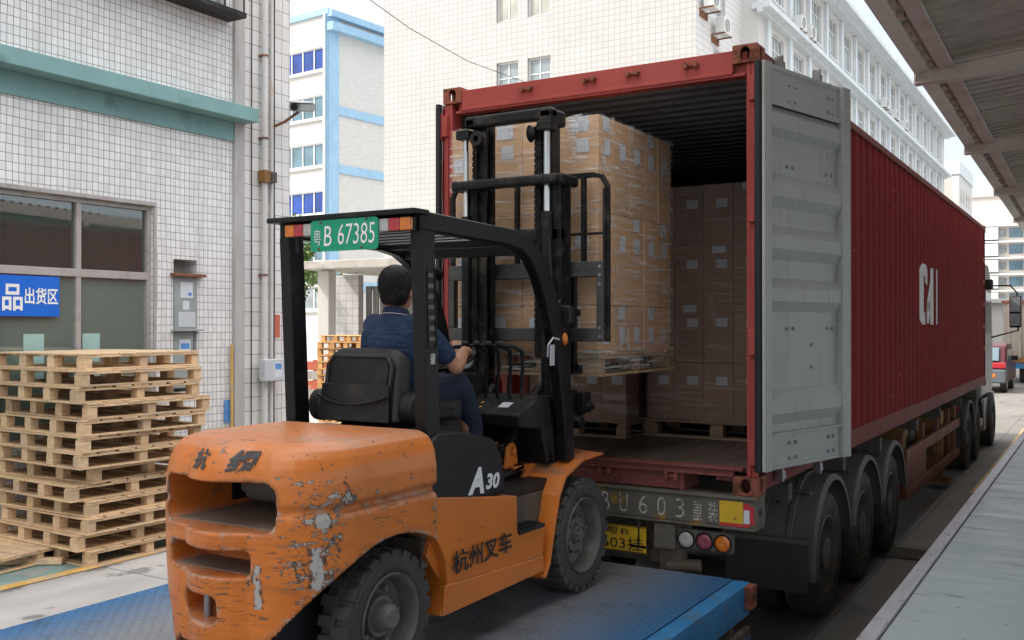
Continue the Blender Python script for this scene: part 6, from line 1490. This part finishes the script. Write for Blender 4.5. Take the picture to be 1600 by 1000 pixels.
# ================================================================== DRIVER
def blob(name, parts, mat, parent, voxel=.008, smooth=6):
    """parts: list of (points, radii[, squash]) limbs; fused into one continuous skin"""
    g = G()
    for p in parts:
        if p[0] == 'S': g.sphere(p[1], p[2], 20, sc=p[3] if len(p) > 3 else (1,1,1))
        else:
            pts, rad = p[0], p[1]; sq = p[2] if len(p) > 2 else 1
            # resample smoothly
            P = []; Rr = []
            for i in range(len(pts)-1):
                for k in range(5): t = k/5; P.append(Vector(pts[i]).lerp(Vector(pts[i+1]), t)); Rr.append(rad[i]+(rad[i+1]-rad[i])*t)
            P.append(Vector(pts[-1])); Rr.append(rad[-1]); g.tube(P, Rr, 16, sq=sq)
            for q, r in ((pts[0],rad[0]),(pts[-1],rad[-1])): g.sphere(q, r*.98, 16, sc=(1,1,1))
    me = g.mesh(name); o = bpy.data.objects.new('tmp', me); COL.objects.link(o)
    r = o.modifiers.new('r', 'REMESH'); r.mode = 'VOXEL'; r.voxel_size = voxel; r.use_smooth_shade = True
    s = o.modifiers.new('s', 'SMOOTH'); s.iterations = smooth; s.factor = .5
    bpy.context.view_layer.update(); dg = bpy.context.evaluated_depsgraph_get(); nm = bpy.data.meshes.new_from_object(o.evaluated_get(dg)); bpy.data.objects.remove(o)
    nm.name = name; nm.materials.clear(); nm.polygons.foreach_set('use_smooth', [True]*len(nm.polygons))
    return link(name, nm, mat, parent)
pr = thing('person', 'man in a navy polo shirt driving the forklift, seen from behind', 'person', (-1.36,-2.0,1.95))
hip = Vector((-1.36,-1.97,1.99)); che = Vector((-1.355,-2.02,2.27)); nb = Vector((-1.35,-1.99,2.40)); hd = Vector((-1.355,-1.97,2.53))
shR, shL = Vector((-1.185,-1.99,2.355)), Vector((-1.535,-1.97,2.355))
elR, elL = Vector((-1.09,-1.80,2.13)), Vector((-1.60,-1.78,2.14))
wrR, wrL = Vector((-1.215,-1.53,2.21)), Vector((-1.575,-1.56,2.19))
def hand(w, fwd, up, out, s=1):
    """palm plus four fingers and thumb curled round the rim"""
    P = [([w, w+fwd*.045, w+fwd*.08], [.022,.030,.030], .62)]
    for k in range(4):
        b = w+fwd*.085+out*(.027-.018*k); L = (.036,.042,.040,.032)[k]
        P.append(([b, b+fwd*L*.9-up*.006, b+fwd*L*1.3-up*.028, b+fwd*L*.9-up*.046], [.0095,.0088,.008,.007]))
    b = w+fwd*.03+out*.032*s; P.append(([b, b+out*.018*s+fwd*.025-up*.01, b+out*.012*s+fwd*.052-up*.024], [.012,.010,.0085])); return P
f_ = (Vector((-.42,.88,-.10))).normalized(); u_ = Vector((0,-.2,1)).normalized(); o_ = f_.cross(u_).normalized()
f2 = (Vector((.25,.95,-.10))).normalized(); o2 = f2.cross(u_).normalized()
hq = Matrix.Rotation(radians(17), 3, 'Z')          # head turned a little to the left
def H(x, y, z): return hd+hq @ Vector((x,y,z))*1.0
bodyp = [([hip, che, nb], [.11,.105,.06], .8), ([nb+Vector((0,.0,-.03)), hd+Vector((0,-.03,-.06))], [.062,.054]),
    ('S', H(0,-.008,.03), .102, (.80,1.0,1.02)), ('S', H(0,.02,-.035), .076, (.86,1.02,1.05)), ('S', H(0,.055,-.075), .032),
    ([H(0,.085,.005), H(0,.108,-.022)], [.010,.014]), ('S', H(-.085,-.0,-.012), .024, (.35,.9,1.3)), ('S', H(.085,-.0,-.012), .024, (.35,.9,1.3)), ('S', H(0,.085,-.052), .017, (1.4,.7,.5)),
    ([shR, elR], [.046,.040]), ([elR, elR.lerp(wrR,.35), wrR], [.043,.042,.026]), ([shL, elL], [.046,.040]), ([elL, elL.lerp(wrL,.35), wrL], [.043,.042,.026]),
    ([hip+Vector((.09,0,-.02)), Vector((-1.21,-1.60,2.0)), Vector((-1.20,-1.47,1.62))], [.08,.062,.042]), ([hip+Vector((-.09,0,-.02)), Vector((-1.52,-1.60,2.0)), Vector((-1.52,-1.45,1.62))], [.08,.062,.042])]
bodyp += hand(wrR, f_, u_, o_, -1)+hand(wrL, f2, u_, o2, 1)
body = blob('body', bodyp, MT['skin'], pr, .0055, 4)
hair = blob('hair', [('S', H(0,-.022,.046), .1045, (.83,.99,.99)), ('S', H(0,-.045,-.004), .083, (.97,.80,.98))], MT['hair'], pr, .006, 3)
# short cropped strands over the scalp
rh = random.Random(4); g = G(); hm = hair.data; vsn = hm.vertices
for _ in range(16000):
    v = vsn[rh.randrange(len(vsn))]; n3 = v.normal
    if n3.length < .5: continue
    d3 = (n3*.75+Vector((rh.uniform(-.5,.5),rh.uniform(-.5,.5),-.75))).normalized(); t3 = n3.orthogonal().normalized(); t3 = (Matrix.Rotation(rh.uniform(0,6.28),3,n3) @ t3)*.0009
    b3 = v.co-n3*.001; L3 = rh.uniform(.008,.018); g.add([b3-t3,b3+t3,b3+d3*L3], [(0,1,2)])
ob('hair_strands', g, MT['hair'], hair)
for s in (-1, 1): g = G(); g.sphere(H(s*.032,.083,.012), .010, 10); ob('eye', g, MT['white'], body, smooth=60); g = G(); g.sphere(H(s*.032,.090,.012), .005, 8); ob('iris', g, MT['ink'], body)
g = G(); 
for s in (-1, 1): g.tube([H(s*.015,.094,.032),H(s*.033,.090,.037),H(s*.05,.078,.030)], .004, 6)
ob('eyebrow', g, MT['hair'], body)
shirt = blob('polo_shirt', [([hip+Vector((0,-.01,-.03)), hip+Vector((0,-.04,.12)), che+Vector((0,.0,-.02)), nb+Vector((0,-.01,-.045))], [.150,.135,.145,.09], .80), ([shL+Vector((.02,0,-.01)), che+Vector((0,-.0,.07)), shR+Vector((-.02,0,-.01))], [.062,.088,.062], .9),
    ([shR+Vector((-.03,0,.0)), shR.lerp(elR,.4), shR.lerp(elR,.72)], [.066,.060,.056]), ([shL+Vector((.03,0,.0)), shL.lerp(elL,.4), shL.lerp(elL,.72)], [.066,.060,.056]),
    ([che+Vector((-.105,-.0,.02)), che+Vector((-.11,.0,-.10)), hip+Vector((-.10,-.0,.06))], [.082,.080,.080]), ([che+Vector((.105,-.0,.02)), che+Vector((.11,.0,-.10)), hip+Vector((.10,-.0,.06))], [.082,.080,.080]), ([hip+Vector((-.06,.06,-.02)), hip+Vector((.06,.06,-.02))], [.10,.10])], MT['shirt'], pr, .009, 8)
cb_ = nb+Vector((.003,.0,.012))
ring = lambda r, dz, t: [cb_+Vector((r*cos(2*pi*k/24), r*.98*sin(2*pi*k/24), dz+t*sin(2*pi*k/24)*-.012)) for k in range(24)]
g = G(); a = ring(.078,-.008,1); b_ = ring(.066,.030,1); g.add(a+b_, [(k,(k+1) % 24,24+(k+1) % 24,24+k) for k in range(24)]); c = ob('collar', g, MT['shirt'], shirt, smooth=60); sm = c.modifiers.new('s','SOLIDIFY'); sm.thickness = .006
ob('collar_piping', G().tube(ring(.080,-.006,1), .0018, 6, closed=True), MT['white'], c)
blob('trousers', [([hip+Vector((.09,-.02,-.03)), Vector((-1.205,-1.61,2.005)), Vector((-1.195,-1.50,1.80)), Vector((-1.20,-1.45,1.56))], [.115,.085,.070,.062]), ([hip+Vector((-.09,-.02,-.03)), Vector((-1.525,-1.61,2.005)), Vector((-1.52,-1.50,1.80)), Vector((-1.52,-1.45,1.56))], [.115,.085,.070,.062]), ('S', hip+Vector((0,-.02,-.03)), .15, (1.12,.9,.8))], MT['trousers'], pr, .009, 6)
for x in (-1.20,-1.52): blob('shoe', [([(x,-1.47,1.515),(x,-1.36,1.50),(x,-1.24,1.49)], [.046,.042,.034], .8)], MT['shoe'], pr, .008, 3)

# ================================================================== DISTANT VEHICLES
def car_suv():
    c = thing('parked_car', 'dark red estate car with grey bumper standing beyond the truck', 'car', (-1.95, 33, 0))
    x0, x1, y0 = -2.95, -1.10, 31.6
    MT['carred'] = simple('metallic_red_paint', (.075,.010,.016), .3, .2, .04, 3); MT['cargrey'] = simple('grey_bumper_plastic', (.10,.12,.14), .5)
    g = G(); low = [(y0,.42),(y0+.05,.95),(y0+.12,1.05),(y0+.35,1.62),(y0+.6,1.72),(y0+2.4,1.68),(y0+3.1,1.10),(y0+4.2,.98),(y0+4.35,.5),(y0+4.2,.35),(y0+.1,.35)]
    g.prism(low, 'x', x0, x1); b = ob('body', g, MT['carred'], c, .09, seg=4)
    ob('rear_bumper', G().box(x0-.01,x1+.01,y0-.07,y0+.25,.35,.82), MT['cargrey'], c, .06, seg=3)
    Mw = Matrix.Translation((0,y0+.20,1.33)) @ Matrix.Rotation(radians(-22),4,'X'); ob('rear_window', G().box(x0+.22,x1-.22,-.05,-.02,-.25,.25, M=Mw), MT['glass_teal'], c, .02)
    ob('side_window', G().box(x1-.005,x1+.01,y0+.6,y0+2.4,1.12,1.5), MT['glass_grey'], c, .02)
    for x in (x0+.0, x1-.42): ob('tail_light', G().box(x,x+.42,y0-.02,y0+.2,.86,1.06), MT['redlens'], c, .03, seg=3)
    ob('rear_plate', G().box(x1-.62,x1-.32,y0-.085,y0-.07,.55,.68), MT['amber'], c)
    for x in (x0+.12, x1-.02):
        for y in (y0+.75, y0+3.4): w = ob('wheel', G().cyl((x-.2,y,.33),(x,y,.33),.33,n=24), MT['rubber'], c, .03, 40); ob('rim', G().cyl((x-.01,y,.33),(x+.006,y,.33),.2,n=20), MT['steel'], w)
    for x in (x0-.1,x1+.1): ob('mirror', G().box(x-.1,x+.1,y0+2.5,y0+2.6,1.08,1.25), MT['black'], c, .03)
car_suv()
t2 = thing('parked_truck', 'blue truck bed with a pale ribbed container parked at the end of the lane', 'truck', (1, 40, 0))
MT['palepanel'] = simple('dirty_pale_container', (.36,.32,.28), .7, 0, .12, 1, (1,1,.2), dirt=(.24,.19,.15), damt=(.52,.7))
g = G(); g.box(-1.75,4.0,38.5,44.5,.95,3.3)
for i in range(14): g.box(-1.6+i*.4,-1.48+i*.4,38.44,38.5,1.0,3.2)
ob('container', g, MT['palepanel'], t2, .01); ob('top_rail', G().box(-1.80,4.0,38.42,38.5,3.24,3.34), MT['casting'], t2)
ob('bed', G().box(-1.6,4,38.4,44.5,.60,.93), MT['bluesteel'], t2, .02); ob('marker_board', G().box(-1.35,-.55,38.36,38.40,.85,1.05), MT['mustard'], t2)
for x in (-1.2,.4,2.8): ob('wheel', G().cyl((x,39.4,.42),(x+.3,39.4,.42),.42,n=20), MT['rubber'], t2, .03)
tag(ob('lane_shed', (lambda g: (g.box(-9,-2.2,46,52,0,3.4), g.box(-9.3,-1.9,45.6,52.3,3.4,3.6), g)[-1])(G()), MT['cream'], bevel=.02), 'low cream shed between the tractor unit and the parked truck', 'shed')
